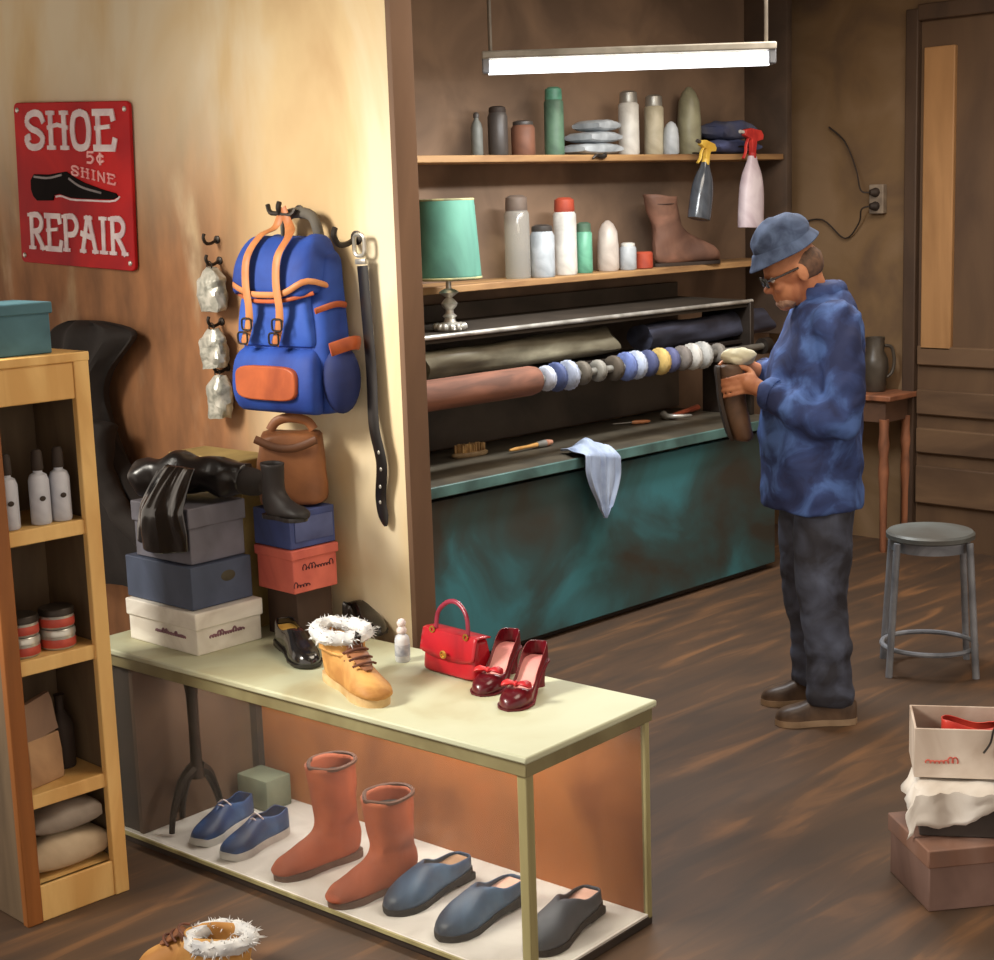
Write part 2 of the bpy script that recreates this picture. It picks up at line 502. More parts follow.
def sneaker(label, loc, rz, M1, M2, group, L=.285):
    r = thing('sneaker', label, 'shoe', loc, rz, group)
    bm = nb(); solepart(bm, lambda u: .022 + .008 * (u > .93) * (u - .93) / .07, L, .022); obj('sole', bm, M2, r)
    bm = nb(); upper(bm, [(0, .018, .058, .012), (.06, .018, .064, .024), (.2, .018, .056, .025), (.34, .018, .062, .022), (.46, .018, .068, .008), (.56, .018, .06, 0), (.72, .018, .044, 0), (.88, .018, .032, 0), (.97, .018, .022, 0), (1, .018, .01, 0)], L)
    obj('upper', bm, M1, r, solid=.003)
    bm = nb()
    for i in range(4):
        u = .44 + .055 * i; h = .093 - .011 * i
        tube(bm, smoothpts([(u * L, -.024, h - .012), (u * L + .004, 0, h + .003), (u * L, .024, h - .012)], 7), .0025, 6)
    obj('laces', bm, WHITEP, r)
    bm = nb(); insolepart(bm, flat(.026), L, .03, .5); obj('insole', bm, DARKCLOTH, r)
    return r


def place2(toe, heel, z, dx=0):
    """heel position and heading from the pixels of the toe and heel on a surface at height z"""
    t = on_z(*toe, z); h = on_z(*heel, z); d = t - h
    return t, h, atan2(d.y, d.x), d.length


def put(toe, heel, z, L, keep='toe'):
    t, h, a, l = place2(toe, heel, z)
    if keep == 'toe': h = t - Vector((cos(a), sin(a), 0)) * L
    return Vector((h.x, h.y, z)), a


NAVYSH = mat('navy_suede', (70, 106, 158), (34, 50, 86), 9, .5, c3=(46, 74, 122), bump=.1)
WHITESOLE = mat('offwhite_rubber', (206, 204, 200), (170, 168, 166), 9, .5)
p, a = put((196, 848), (266, 806), CFZ, .26)
sneaker('dark blue lace-up sneaker beside the dark pedestal stand, leftmost in the glass case', p, a, NAVYSH, WHITESOLE, 'shoes in the glass case', .26)
p, a = put((224, 862), (294, 826), CFZ, .26)
sneaker('dark blue lace-up sneaker next to the russet tall boots in the glass case', p, a, NAVYSH, WHITESOLE, 'shoes in the glass case', .26)


def tall_boot(label, loc, rz, M, MS, group, H=.27, L=.28):
    r = thing('boot', label, 'boot', loc, rz, group)
    bm = nb(); solepart(bm, flat(.02), L, .02, grow=1.12); obj('sole', bm, MS, r)
    F = [(.155, H), (.15, H * .8), (.14, H * .55), (.145, .115), (.165, .095), (.2, .082), (.24, .062), (.265, .048), (.284, .028), (.288, .02)]
    B = [(.012, H + .006), (.012, H * .8), (.016, H * .55), (.006, .11), (-.002, .06), (.02, .012), (.12, .01), (.19, .01), (.255, .012), (.28, .014)]
    W = [.062, .06, .052, .045, .043, .043, .046, .049, .036, .012]
    s = L / .285
    bm = nb(); fan(bm, [(x * s, z) for x, z in F], [(x * s, z) for x, z in B], W, m=34)
    for v in bm.verts:
        if v.co.z > .1: v.co += noise.noise_vector(v.co * 16 + Vector((loc[0] * 9, 0, 0))) * .007
    obj('upper', bm, M, r, solid=.005)
    bm = nb(); lathe(bm, [(.05, H - .035), (.05, H - .032)], 18, (.083 * s, 0, 0), sx=1.15); obj('lining', bm, DARKCLOTH, r)
    bm = nb(); tube(bm, smoothpts([(.155 * s, 0, H + .002), (.12 * s, .054, H + .002), (.083 * s, .064, H + .004), (.03 * s, .045, H + .006), (.01 * s, 0, H + .007), (.03 * s, -.045, H + .006), (.083 * s, -.064, H + .004), (.12 * s, -.054, H + .002), (.155 * s, 0, H + .002)], 32), .006, 6, cap=False)
    obj('collar', bm, mat('dark_collar_binding', (104, 68, 52), (78, 52, 42), 8, .7), r)
    return r


TANBOOT = mat('russet_suede', (186, 98, 62), (146, 74, 48), 7, .7, c3=(168, 88, 58), bump=.1)
BOOTSOLE = mat('worn_brown_sole', (122, 92, 78), (92, 68, 58), 7, .7)
p, a = put((272, 882), (350, 856), CFZ, .29)
tall_boot('russet tall suede boot beside the blue sneakers in the glass case', p, a, TANBOOT, BOOTSOLE, 'shoes in the glass case', .29)
p, a = put((336, 906), (404, 882), CFZ, .26)
tall_boot('russet tall suede boot beside the blue clogs in the glass case', p, a, TANBOOT, BOOTSOLE, 'shoes in the glass case', .26)


def clog(label, loc, rz, M, MI, group, L=.3, ws=1.2):
    r = thing('clog', label, 'shoe', loc, rz, group)
    zf = lambda u: .018 + .022 * max(0, 1 - u / .55)
    bm = nb(); solepart(bm, zf, L, .018, grow=1.05 * ws); obj('sole', bm, DARKCLOTH, r)
    bm = nb(); box(bm, (.04, 0, .012), (.075, .066 * ws, .022), bevel=.004); obj('heel', bm, DARKCLOTH, r)
    bm = nb(); upper(bm, [(0, .036, .03, .022), (.1, .034, .034, .03), (.28, .026, .044, .03), (.4, .02, .066, .027), (.47, .014, .078, .018), (.55, .014, .08, 0), (.7, .014, .066, 0), (.86, .014, .046, 0), (.96, .014, .028, 0), (1, .014, .01, 0)], L, ws=ws)
    obj('upper', bm, M, r, solid=.005)
    bm = nb(); insolepart(bm, lambda u: zf(u) + .018, L, .03, .6, .84 * ws); obj('insole', bm, MI, r)
    return r


CLOG = mat('slate_blue_leather', (88, 118, 150), (50, 60, 78), 5, .45, c3=(66, 86, 112), bump=.08)
CLOG2 = mat('grey_blue_leather', (82, 86, 96), (58, 62, 70), 5, .5, bump=.08)
PINKI = mat('pink_insole', (232, 190, 174), (206, 160, 142), 6, .6)
TANI = mat('tan_insole', (196, 160, 128), (160, 126, 98), 6, .6)
p, a = put((388, 916), (480, 868), CFZ, .31)
clog('slate blue clog with tan insole next to the russet boots in the glass case', p, a, CLOG, TANI, 'shoes in the glass case', .31)
p, a = put((440, 942), (524, 896), CFZ, .31)
clog('slate blue clog with pink insole behind the front corner post of the glass case', p, a, CLOG, PINKI, 'shoes in the glass case', .31)
p = incase(.12 + .29, .13, CFZ); p.z = CFZ
clog('grey slip-on shoe with pink insole behind the end glass pane of the case', p, pi + CRZ + .12, CLOG2, PINKI, 'shoes in the glass case', .3)


def fur_ring(bm, P, r, seed, nh=420):
    rnd = random.Random(seed)
    tube(bm, P, r, 10, cap=False)
    for v in bm.verts: v.co += noise.noise_vector(v.co * 90) * r * .35
    m = len(P)
    for i in range(nh):
        k = rnd.randrange(m - 1); q = Vector(P[k]).lerp(Vector(P[k + 1]), rnd.random())
        d = Vector((rnd.gauss(0, 1), rnd.gauss(0, 1), rnd.gauss(.3, 1))).normalized()
        s = d.orthogonal().normalized() * r * .17; s2 = d.cross(s)
        b = q + d * r * .7; tip = q + d * r * rnd.uniform(1.3, 1.75) + Vector((rnd.gauss(0, 1), rnd.gauss(0, 1), -.5)) * r * .25
        vs = [bm.verts.new(b + s), bm.verts.new(b - s * .5 + s2 * .86), bm.verts.new(b - s * .5 - s2 * .86)]; t = bm.verts.new(tip)
        for x, y in ((0, 1), (1, 2), (2, 0)): bm.faces.new((vs[x], vs[y], t))


UGGM = mat('golden_tan_suede', (222, 172, 100), (176, 122, 62), 9, .65, c3=(206, 154, 86), bump=.12)
UGGT = mat('brown_tongue', (150, 98, 66), (104, 66, 46), 12, .6)
FUR = mat('white_fur', (232, 232, 230), (196, 198, 202), 30, .9)
UGGS = mat('cream_rubber', (226, 196, 146), (186, 150, 100), 8, .6)


def fur_boot(label, loc, rz, L=.3, H=.19, lean=.02):
    r = thing('fur_trimmed_boot', label, 'boot', loc, rz, 'tan fur trimmed boots')
    bm = nb(); solepart(bm, flat(.024), L, .024, grow=1.1); obj('sole', bm, UGGS, r)
    s = L / .285
    F = [(.145, H), (.148, H * .86), (.152, H * .7), (.16, .11), (.18, .095), (.21, .083), (.245, .068), (.27, .052), (.285, .034), (.287, .022)]
    B = [(.005, H), (.006, H * .86), (.008, H * .66), (0, .1), (-.003, .06), (.02, .014), (.12, .012), (.19, .012), (.255, .016), (.28, .018)]
    W = [.055, .053, .05, .046, .044, .045, .047, .05, .038, .012]
    bm = nb(); fan(bm, [(x * s, z) for x, z in F], [(x * s, z) for x, z in B], W, m=34)
    obj('upper', bm, UGGM, r, solid=.006)
    bm = nb(); lathe(bm, [(.046, H - .03), (.046, H - .027)], 18, (.075 * s, 0, 0), sx=1.3); obj('lining', bm, mat('grey_fleece', (120, 112, 104), (86, 80, 76), 20, .9), r)
    bm = nb(); tube(bm, smoothpts([(.148 * s, 0, H + .004), (.156 * s, 0, H * .72), (.17 * s, 0, .112), (.2 * s, 0, .094), (.225 * s, 0, .081)], 12), [(.004, .02), (.005, .024), (.005, .026), (.006, .027), (.006, .027), (.006, .027), (.006, .026), (.006, .025), (.006, .022), (.005, .019), (.004, .015), (.003, .01)], 10, up=(1, 0, .6))
    obj('tongue', bm, UGGT, r)
    bm = nb()
    for i in range(5):
        x, z = [(.156, H * .84), (.162, H * .7), (.17, .122), (.19, .107), (.21, .096)][i]
        tube(bm, smoothpts([(x * s - .012, -.032, z - .008), (x * s + .004, -.012, z + .002), (x * s + .004, .012, z + .002), (x * s - .012, .032, z - .008)], 9), .0034, 6)
    obj('laces', bm, mat('brown_cord', (118, 70, 48), (88, 52, 38), 20, .6), r)
    P = smoothpts([(.155 * s, 0, H + .006), (.12 * s, .05, H + .006), (.075 * s, .06, H + .006), (.025 * s, .045, H + .006), (-.005 * s, 0, H + .006), (.025 * s, -.045, H + .006), (.075 * s, -.06, H + .006), (.12 * s, -.05, H + .006), (.155 * s, 0, H + .006)], 33)
    bm = nb(); fur_ring(bm, P, .019, 3); obj('fur_collar', bm, FUR, r)
    return r


t = on_z(382, 708, CH); fur_boot('tan lace-up boot with white fur collar standing on the pale case top', t - Vector((cos(-1.86), sin(-1.86), 0)) * .33, -1.86, .33, .14)
t = on_z(140, 974, 0); fur_boot('tan boot with white fur collar on the floor before the case', on_z(252, 972, 0), atan2(*(lambda d: (d.y, d.x))(t - on_z(252, 972, 0))), .28, .085)

# ------------------------------------------------------------------ things on the case top


def dress_shoe(label, loc, rz, MI, L=.29):
    r = thing('dress_shoe', label, 'shoe', loc, rz, 'black dress shoes')
    zf = lambda u: .014 + .014 * max(0, 1 - u / .5)
    bm = nb(); solepart(bm, zf, L, .008, grow=1.08); obj('sole', bm, BLACK, r)
    bm = nb(); box(bm, (.036, 0, .011), (.07, .064, .021), bevel=.003); obj('heel', bm, BLACK, r)
    bm = nb(); upper(bm, [(0, .024, .058, .012), (.08, .024, .062, .024), (.22, .022, .05, .029), (.36, .018, .054, .028), (.46, .014, .068, .014), (.54, .012, .072, 0), (.7, .01, .054, 0), (.86, .01, .04, 0), (.96, .01, .026, 0), (1, .01, .01, 0)], L)
    obj('upper', bm, BLACKSH, r, solid=.004)
    bm = nb(); insolepart(bm, lambda u: zf(u) + .034, L, .03, .47, .84); obj('insole', bm, MI, r)
    return r


YELI = mat('ochre_insole', (222, 180, 92), (186, 140, 62), 6, .55)
p, a = put((380, 638), (318, 600), CH, .29)
dress_shoe('black dress shoe with ochre insole nearer the wall corner, toe pointing right', p, a, YELI)
p, a = put((312, 670), (268, 630), CH, .29)
dress_shoe('black dress shoe with ochre insole half behind the fur collared boot', p, a, YELI)

# small white bottle
p = on_z(403, 661, CH)
b = thing('polish_bottle', 'small white bottle with round cap between the boot and the red handbag', 'bottle', p)
bm = nb(); lathe(bm, [(.019, 0), (.021, .004), (.021, .062), (.018, .072), (.01, .078), (.01, .082)], 20); obj('body', bm, mat('milky_white', (226, 228, 232), (180, 186, 198), 14, .4), b)
bm = nb(); lathe(bm, [(.013, .082), (.014, .085), (.014, .092), (.009, .1), (.012, .105), (.013, .112), (.008, .12), (.002, .122)], 18); obj('cap', bm, WHITEP, b)
bm = nb(); lathe(bm, [(.0216, .018), (.0216, .05)], 20, cap0=False, cap1=False); obj('label', bm, mat('grey_label', (150, 156, 172), (206, 208, 214), 40, .6), b)

# red handbag
REDL = mat('red_leather', (186, 26, 40), (126, 18, 32), 6, .35, c3=(168, 20, 36), coat=.2, bump=.06)
REDD = mat('dark_red_leather', (128, 24, 40), (88, 18, 30), 6, .4)
pl_, pr_ = on_z(420, 669, CH), on_z(473, 684, CH)
d = pr_ - pl_; W_ = d.length; a = atan2(d.y, d.x)
hb = thing('handbag', 'red leather handbag with arched handle and gold clasp on the case top', 'handbag', (pl_ + pr_) / 2 + Vector((-sin(a), cos(a), 0)) * .045, a)
HH = .112


def bagprof(z): return .045 - .022 * (z / HH) ** 1.5


bm = nb(); R = []
for i in range(12):
    z = HH * i / 11; hw = W_ / 2 * (1 - .05 * (z / HH) ** 2); hd = bagprof(z)
    r = []
    for k in range(28):
        t = 2 * pi * k / 28
        r.append((hw * math.copysign(abs(cos(t)) ** .3, cos(t)), hd * math.copysign(abs(sin(t)) ** .45, sin(t)), z))
    R.append(r)
rings(bm, R); obj('body', bm, REDL, hb, sub=1)
bm = nb(); R = []
for i in range(11):
    if i < 7:
        z = .058 + (HH + .004 - .058) * i / 6; y = -(bagprof(z) + .005)
    else:
        z = HH + .006 - .001 * (i - 7); y = -(bagprof(HH) + .005) + .013 * (i - 6)
    drop = .016 if i == 0 else (.008 if i == 1 else 0)
    R.append([(W_ / 2 * 1.01 * x, y, z - drop * (1 - abs(x) ** 2.5)) for x in [k / 8 - 1 for k in range(17)]])
rings(bm, R, False, False, closed=False); obj('flap', bm, REDL, hb, solid=.004)
for x in (-.3, .3):
    bm = nb(); tube(bm, [(x * W_ * 1.05 + .008 * cos(t), -.03 + .0, HH + .004 + .008 * sin(t)) for t in [2 * pi * k / 12 for k in range(13)]], .0025, 6); obj('ring', bm, BRASS, hb)
bm = nb(); P = smoothpts([(-.3 * W_, -.018, HH), (-.27 * W_, -.014, HH + .05), (-.13 * W_, -.008, HH + .08), (.03 * W_, -.006, HH + .087), (.18 * W_, -.008, HH + .072), (.28 * W_, -.014, HH + .045), (.3 * W_, -.018, HH)], 26)
tube(bm, P, (.0055, .0065), 10, up=(0, 1, 0)); obj('handle', bm, mat('plum_red_handle', (150, 52, 74), (120, 30, 48), 8, .3), hb)
bm = nb(); tube(bm, [(.0 + .009 * cos(t), -.053, .062 + .009 * sin(t)) for t in [2 * pi * k / 14 for k in range(15)]], .003, 8); box(bm, (0, -.05, .062), (.008, .006, .014), bevel=.002); obj('clasp', bm, BRASS, hb)


def pump(label, loc, rz, L=.25):
    r = thing('bow_pump', label, 'shoe', loc, rz, 'red pumps with bows')
    HT = .066
    zf = lambda u: .006 + HT * (1 if u < .12 else max(0, .5 + .5 * cos(pi * (u - .12) / .58)) if u < .7 else 0)
    bm = nb(); solepart(bm, zf, L, .005, grow=1.03); obj('sole', bm, REDD, r)
    bm = nb(); rings(bm, [[(.03 + rx * cos(2 * pi * k / 16) - .004 * (1 - i / 4), .026 * s_ * sin(2 * pi * k / 16), z) for k in range(16)] for i, (z, rx, s_) in enumerate([(0, .02, .72), (.012, .019, .7), (.035, .021, .78), (.055, .027, .95), (.068, .032, 1.05)])]); obj('heel', bm, REDD, r)
    bm = nb(); st = []
    for u, h, o in [(0, .044, .012), (.08, .046, .024), (.2, .036, .029), (.38, .026, .028), (.55, .024, .029), (.66, .03, .026), (.72, .036, .014), (.78, .038, 0), (.88, .034, 0), (.96, .024, 0), (1, .009, 0)]:
        st.append((u, zf(u), h, o))
    upper(bm, st, L, n=40, ws=.92); obj('upper', bm, mat('deep_red_patent', (122, 20, 34), (84, 15, 26), 7, .3, coat=.3), r, solid=.003)
    bm = nb(); insolepart(bm, lambda u: zf(u) + .004, L, .03, .74, .85, 30); obj('insole', bm, mat('salmon_insole', (240, 172, 164), (216, 128, 128), 6, .5), r)
    bm = nb()
    z = zf(.76) + .046; x = .745 * L
    for s in (-1, 1):
        R = [[(x + w_ * cos(2 * pi * k / 10), s * y, z + lz + w_ * .5 * sin(2 * pi * k / 10)) for k in range(10)] for y, w_, lz in ((0, .004, 0), (.01, .01, .004), (.026, .016, .004), (.036, .014, .0), (.04, .005, -.004))]
        rings(bm, R)
    ell(bm, (x, 0, z + .002), (.009, .008, .008), 12); obj('bow', bm, mat('bright_red_ribbon', (222, 54, 54), (178, 28, 40), 12, .45), r)
    return r


p, a = put((480, 697), (532, 655), CH, .25)
pump('deep red bow pump with salmon insole, nearer the red handbag', p, a, .25)
p, a = put((508, 712), (558, 668), CH, .25)
pump('deep red bow pump with salmon insole, nearer the right end of the case top', p, a, .25)

# ------------------------------------------------------------------ boxes and leather at the wall end of the case top


def carton(name, label, corner, rz, sx, sy, h, lidh, m, mlid=None, group=None, marks=None):
    """box with its near vertical corner at 'corner'; sx along the right-hand face, sy along the left-hand face"""
    c = Vector(corner)
    r = thing(name, label, 'box', c, rz, group)
    bm = nb(); box(bm, (sx / 2, sy / 2, (h - lidh * .5) / 2), (sx - .008, sy - .008, h - lidh * .5)); obj('body', bm, m, r, bevel=.003)
    if lidh:
        bm = nb(); box(bm, (sx / 2, sy / 2, h - lidh / 2), (sx + .004, sy + .004, lidh)); obj('lid', bm, mlid or m, r, bevel=.004)
    return r


def scribble(parent, name, m, x0, x1, z, y, amp, seed, face='x', n=26, th=.0016):
    """handwriting-like pen line on a face"""
    rnd = random.Random(seed); P = []
    nl = max(4, int((x1 - x0) / (amp * 1.5)))
    hs = [rnd.choice((.5, .6, .7, 1.5, .55)) for _ in range(nl + 1)]
    n = nl * 9
    for i in range(n):
        u = i / (n - 1); t = u * nl; hk_ = hs[int(t)]
        P.append((x0 + (x1 - x0) * u - amp * .55 * sin(2 * pi * t), z + amp * hk_ * (1 - cos(2 * pi * t)) * .8 - amp * .5))
    bm = nb(); tube(bm, [((a, y, b) if face == 'x' else (y, a, b)) for a, b in P], th, 5)
    return obj(name, bm, m, parent)


BOXW = mat('chalky_white_card', (244, 240, 230), (210, 202, 190), 6, .7, (1, 1, 2))
INK = mat('dark_ink', (78, 34, 44), (58, 28, 36), 9, .6)
MAUVEINK = mat('mauve_ink', (150, 106, 116), (120, 84, 96), 9, .6)
wb = carton('shoe_box', 'chalky white shoe box with mauve writing, bottom of the stack on the case', (2.462, 3.69, CH), radians(2), .24, .34, .125, .05, BOXW)
scribble(wb, 'lettering', MAUVEINK, .05, .17, .048, .003, .006, 4, th=.003)
scribble(wb, 'lettering', MAUVEINK, .06, .2, .048, .003, .005, 5, 'y', th=.003)
BOXG = mat('slate_blue_card', (82, 92, 116), (62, 70, 88), 4, .65)
gb = carton('shoe_box', 'slate blue shoe box resting on the chalky white box', (2.472, 3.715, CH + .127), radians(2), .225, .33, .125, 0, BOXG)
bm = nb(); lathe(bm, [(.026, 0), (.024, .001)], 20, sx=1, sy=.62); o = obj('finger_hole', bm, mat('olive_stain', (84, 78, 62), (66, 62, 50), 9, .7), gb, (.135, .0035, .08)); o.rotation_euler = (pi / 2, 0, 0)
gl = carton('shoe_box', 'grey lavender lidded box under the shiny black leather jacket', (2.49, 3.735, CH + .254), radians(3), .205, .27, .165, .06, mat('grey_lavender_card', (120, 118, 130), (84, 82, 88), 4, .65))
cb_ = carton('shoe_box', 'coral shoe box with dark handwriting below the blue box on the case top', (2.725, 3.57, CH + .146), radians(0), .17, .18, .13, .03, mat('coral_card', (226, 118, 100), (186, 86, 76), 5, .65))
scribble(cb_, 'handwriting', INK, .04, .15, .07, .003, .007, 11)
scribble(cb_, 'handwriting', INK, .005, .06, .022, .003, .007, 12)
bb = carton('shoe_box', 'dull blue shoe box on the coral box, below the black ankle boot', (2.723, 3.572, CH + .278), radians(0), .174, .182, .11, 0, mat('dull_blue_card', (70, 84, 142), (52, 58, 92), 5, .6))
bm = nb(); box(bm, (0, 0, 0), (.14, .003, .07), bevel=.001); obj('panel', bm, mat('faded_blue_panel', (92, 102, 150), (70, 78, 120), 6, .6), bb, (.09, .002, .055))
# the box that carries the coral and blue pair
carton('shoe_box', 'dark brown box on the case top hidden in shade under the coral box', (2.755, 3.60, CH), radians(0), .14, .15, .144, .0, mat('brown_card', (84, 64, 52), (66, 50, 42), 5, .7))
ob = carton('shoe_box', 'olive yellow box behind the shiny black leather jacket, against the wall', (2.725, 3.80, CH), radians(3), .14, .34, .52, .07, mat('olive_yellow_card', (176, 152, 96), (136, 114, 68), 5, .7))

# brown leather satchel standing on the blue box, against the wall
BZ = CH + .39
bg = thing('satchel', 'soft brown leather satchel standing on the dull blue box below the backpack', 'bag', (2.822, 3.672, BZ), radians(40))
bm = nb(); R = []
for i in range(14):
    z = .24 * i / 13; k = 1 - .12 * (z / .24) ** 3
    R.append([((.062 * k) * math.copysign(abs(cos(t)) ** .55, cos(t)) , (.098 * k) * math.copysign(abs(sin(t)) ** .4, sin(t)), z - .02 * (i > 11)) for t in [2 * pi * q / 30 for q in range(30)]])
rings(bm, R)
for v in bm.verts: v.co += noise.noise_vector(v.co * 14) * .01 * min(1, v.co.z / .05)
obj('body', bm, BROWNL, bg, sub=1)
bm = nb(); tube(bm, smoothpts([(-.07, -.09, .2), (-.074, -.03, .178), (-.074, .03, .18), (-.07, .09, .205)], 16), (.006, .012), 8, up=(1, 0, 0)); obj('fold', bm, mat('dark_brown_fold', (104, 66, 42), (80, 52, 36), 6, .5), bg)
bm = nb(); tube(bm, smoothpts([(0, -.07, .22), (0, -.05, .246), (0, 0, .256), (0, .04, .246), (0, .06, .22)], 16), (.007, .014), 8, up=(1, 0, 0)); obj('handle', bm, BROWNL, bg)

# black ankle boot on the blue box
ABP = put((303, 522), (262, 516), BZ, .15)
BOOTB = mat('black_suede', (40, 32, 30), (27, 23, 22), 9, .6, bump=.1)
r = thing('ankle_boot', 'black ankle boot with heel standing on the dull blue box beside the satchel', 'boot', *ABP)
bm = nb(); solepart(bm, flat(.012), .155, .012, grow=.8); obj('sole', bm, BLACK, r)
F = [(.07, .155), (.068, .12), (.07, .085), (.085, .066), (.11, .052), (.14, .04), (.16, .028), (.168, .014)]
B = [(.004, .16), (.008, .12), (.006, .08), (.0, .045), (.02, .008), (.1, .007), (.14, .008), (.164, .01)]
bm = nb(); fan(bm, F, B, [.033, .031, .029, .029, .03, .034, .028, .01], m=26); obj('upper', bm, BOOTB, r, solid=.003)
bm = nb(); lathe(bm, [(.028, .14), (.028, .142)], 14, (.037, 0, 0)); obj('lining', bm, DARKCLOTH, r)

# shiny black leather jacket draped over the boxes
JZ = CH + .422
jk = thing('leather_jacket', 'shiny black leather jacket bundled on the grey lavender box, one panel hanging down', 'jacket', (2.56, 3.85, JZ))
bm = nb()
P = smoothpts([(-.05, .15, .05), (-.03, .08, .075), (.02, .0, .085), (.07, -.09, .07), (.1, -.17, .06)], 20)
tube(bm, P, [.045 + .016 * sin(i * .5 + .5) ** 2 for i in range(20)], 14)
tube(bm, smoothpts([(.03, .1, .05), (.08, .0, .055), (.11, -.09, .048)], 10), .046, 14)
me = remeshed(bm, .008, 4)
wobble(me, .01, 18)
for v in me.vertices: v.co.z = max(v.co.z, .003)
obj('collar_roll', None, BLACK, jk, mesh=me)
bm = nb()
rows = []
for i in range(26):
    u = i / 25
    z = .115 - .24 * u - .01 * sin(pi * u)
    hw = .085 + .055 * min(1, u * 1.3)
    row = []
    for j in range(41):
        v = j / 40 * 2 - 1
        fold = (.014 * sin(v * 5.5 + 1.2 * u) + .004 * sin(v * 11 + 3 + u)) * (.25 + .5 * u) + .004 * noise.noise(Vector((v * 6, u * 3, 1)))
        x = -.045 - .065 * min(1, u * 2.2) ** .8 - .02 * sin(pi * u) * (1 - v * v) + .035 * v * v * u
        row.append((x - fold, -.045 + .055 * u + hw * v + .008 * u * sin(v * 5), z - .014 * (1 - v * v) * u))
    rows.append(row)
rings(bm, rows, False, False, closed=False); obj('front_panel', bm, BLACKSH, jk, solid=.008, sub=1)
bm = nb(); tube(bm, smoothpts([(.09, -.16, .062), (.105, -.19, .058), (.118, -.225, .052)], 8), [.036, .04, .042, .042, .04, .038, .034, .024], 12); obj('cuff', bm, DARKCLOTH, jk)

# dark coat hanging on the wall behind the pine shelf
p = WMAT @ Vector((-1.27, 0, 0))
ct = thing('coat', 'dark charcoal coat hanging on the wall behind the pine shelf unit', 'coat', (p.x, p.y, .62), WANG)
bm = nb(); R = []
for z, x0, x1, dp in [(0, -.26, .36, .1), (.12, -.26, .31, .11), (.24, -.26, .24, .12), (.34, -.25, .15, .12), (.44, -.25, .07, .11), (.54, -.25, .02, .11), (.64, -.25, .0, .11), (.72, -.26, .04, .11), (.79, -.27, .12, .1), (.84, -.27, .17, .09), (.865, -.24, .12, .07), (.88, -.2, -.02, .04)]:
    R.append(((x0 + x1) / 2, (x1 - x0) / 2, dp, z))
RR = smoothpts(R, 34); R = []
for cx, hw, dp, z in RR:
    R.append([(cx + hw * cos(t), -dp / 2 - .012 + dp / 2 * sin(t) + .016 * sin(t * 7 + z * 6) * (sin(t) < .3), z) for t in [2 * pi * q / 40 for q in range(40)]])
rings(bm, R)
obj('body', bm, DARKCLOTH, ct)
bm = nb(); tube(bm, smoothpts([(.06, -.13, .56), (.05, -.15, .42), (.13, -.15, .28), (.28, -.13, .16), (.36, -.12, .12)], 18), [.05 - .0008 * i for i in range(18)], 12); me = remeshed(bm, .008, 3); wobble(me, .01, 16); obj('sleeve', None, DARKCLOTH, ct, mesh=me)

# ------------------------------------------------------------------ things on the left wall
# stroke letters for the sign
GL = {
    'S': [smoothpts([(.9, .78), (.78, .95), (.5, 1), (.2, .9), (.14, .7), (.34, .55), (.66, .45), (.86, .28), (.76, .07), (.45, 0), (.18, .06), (.08, .24), (.2, .3)], 30)],
    'H': [[(.18, 0), (.18, 1)], [(.82, 0), (.82, 1)], [(.05, .58), (.5, .66), (.95, .58)], [(.02, .0), (.34, .0)], [(.02, 1), (.34, 1)], [(.66, 0), (.98, 0)], [(.66, 1), (.98, 1)]],
    'O': [smoothpts([(.5, 1), (.22, .9), (.12, .5), (.22, .1), (.5, 0), (.78, .1), (.88, .5), (.78, .9), (.5, 1)], 28)],
    'E': [[(.22, 0), (.22, 1)], [(.05, 1), (.85, 1), (.9, .82)], [(.1, .56), (.7, .6)], [(.05, 0), (.88, 0), (.95, .22)]],
    'R': [[(.2, 0), (.2, 1)], [(.02, 1), (.3, 1)], smoothpts([(.2, 1), (.62, 1), (.82, .8), (.66, .55), (.2, .5)], 14), [(.42, .5), (.66, .25), (.86, 0)], [(.04, 0), (.36, 0)], [(.72, 0), (1, 0)]],
    'P': [[(.2, 0), (.2, 1)], [(.02, 1), (.3, 1)], smoothpts([(.2, 1), (.66, 1), (.86, .76), (.68, .5), (.2, .46)], 14), [(.04, 0), (.36, 0)]],
    'A': [[(.12, 0), (.46, 1)], [(.88, 0), (.54, 1)], [(.32, 1), (.68, 1)], [(.1, .52), (.76, .4)], [(0, 0), (.28, 0)], [(.72, 0), (1, 0)]],
    'I': [[(.5, 0), (.5, 1)], [(.2, 1), (.8, 1)], [(.2, 0), (.8, 0)]],
    'N': [[(.15, 0), (.15, 1), (.85, 0), (.85, 1)]],
    '5': [[(.85, 1), (.25, 1), (.2, .58)], smoothpts([(.2, .58), (.55, .66), (.85, .4), (.62, .05), (.18, .06)], 12)],
    'c': [smoothpts([(.85, .62), (.5, .72), (.2, .42), (.45, .08), (.85, .2)], 12), [(.52, -.1), (.52, .9)]],
}


STK = [0]


def stroke(bm, pts, wd, y0, y1):
    for (xa, za), (xb, zb) in zip(pts, pts[1:]):
        d = Vector((xb - xa, 0, zb - za)); l = d.length
        if l < 1e-6: continue
        STK[0] = (STK[0] + 1) % 97; e_ = STK[0] * 1.3e-5
        box(bm, ((xa + xb) / 2, (y0 + y1) / 2 - e_, (za + zb) / 2), (l + wd * .7, abs(y1 - y0), wd), rot=Matrix.Rotation(-atan2(d.z, d.x), 3, 'Y'))


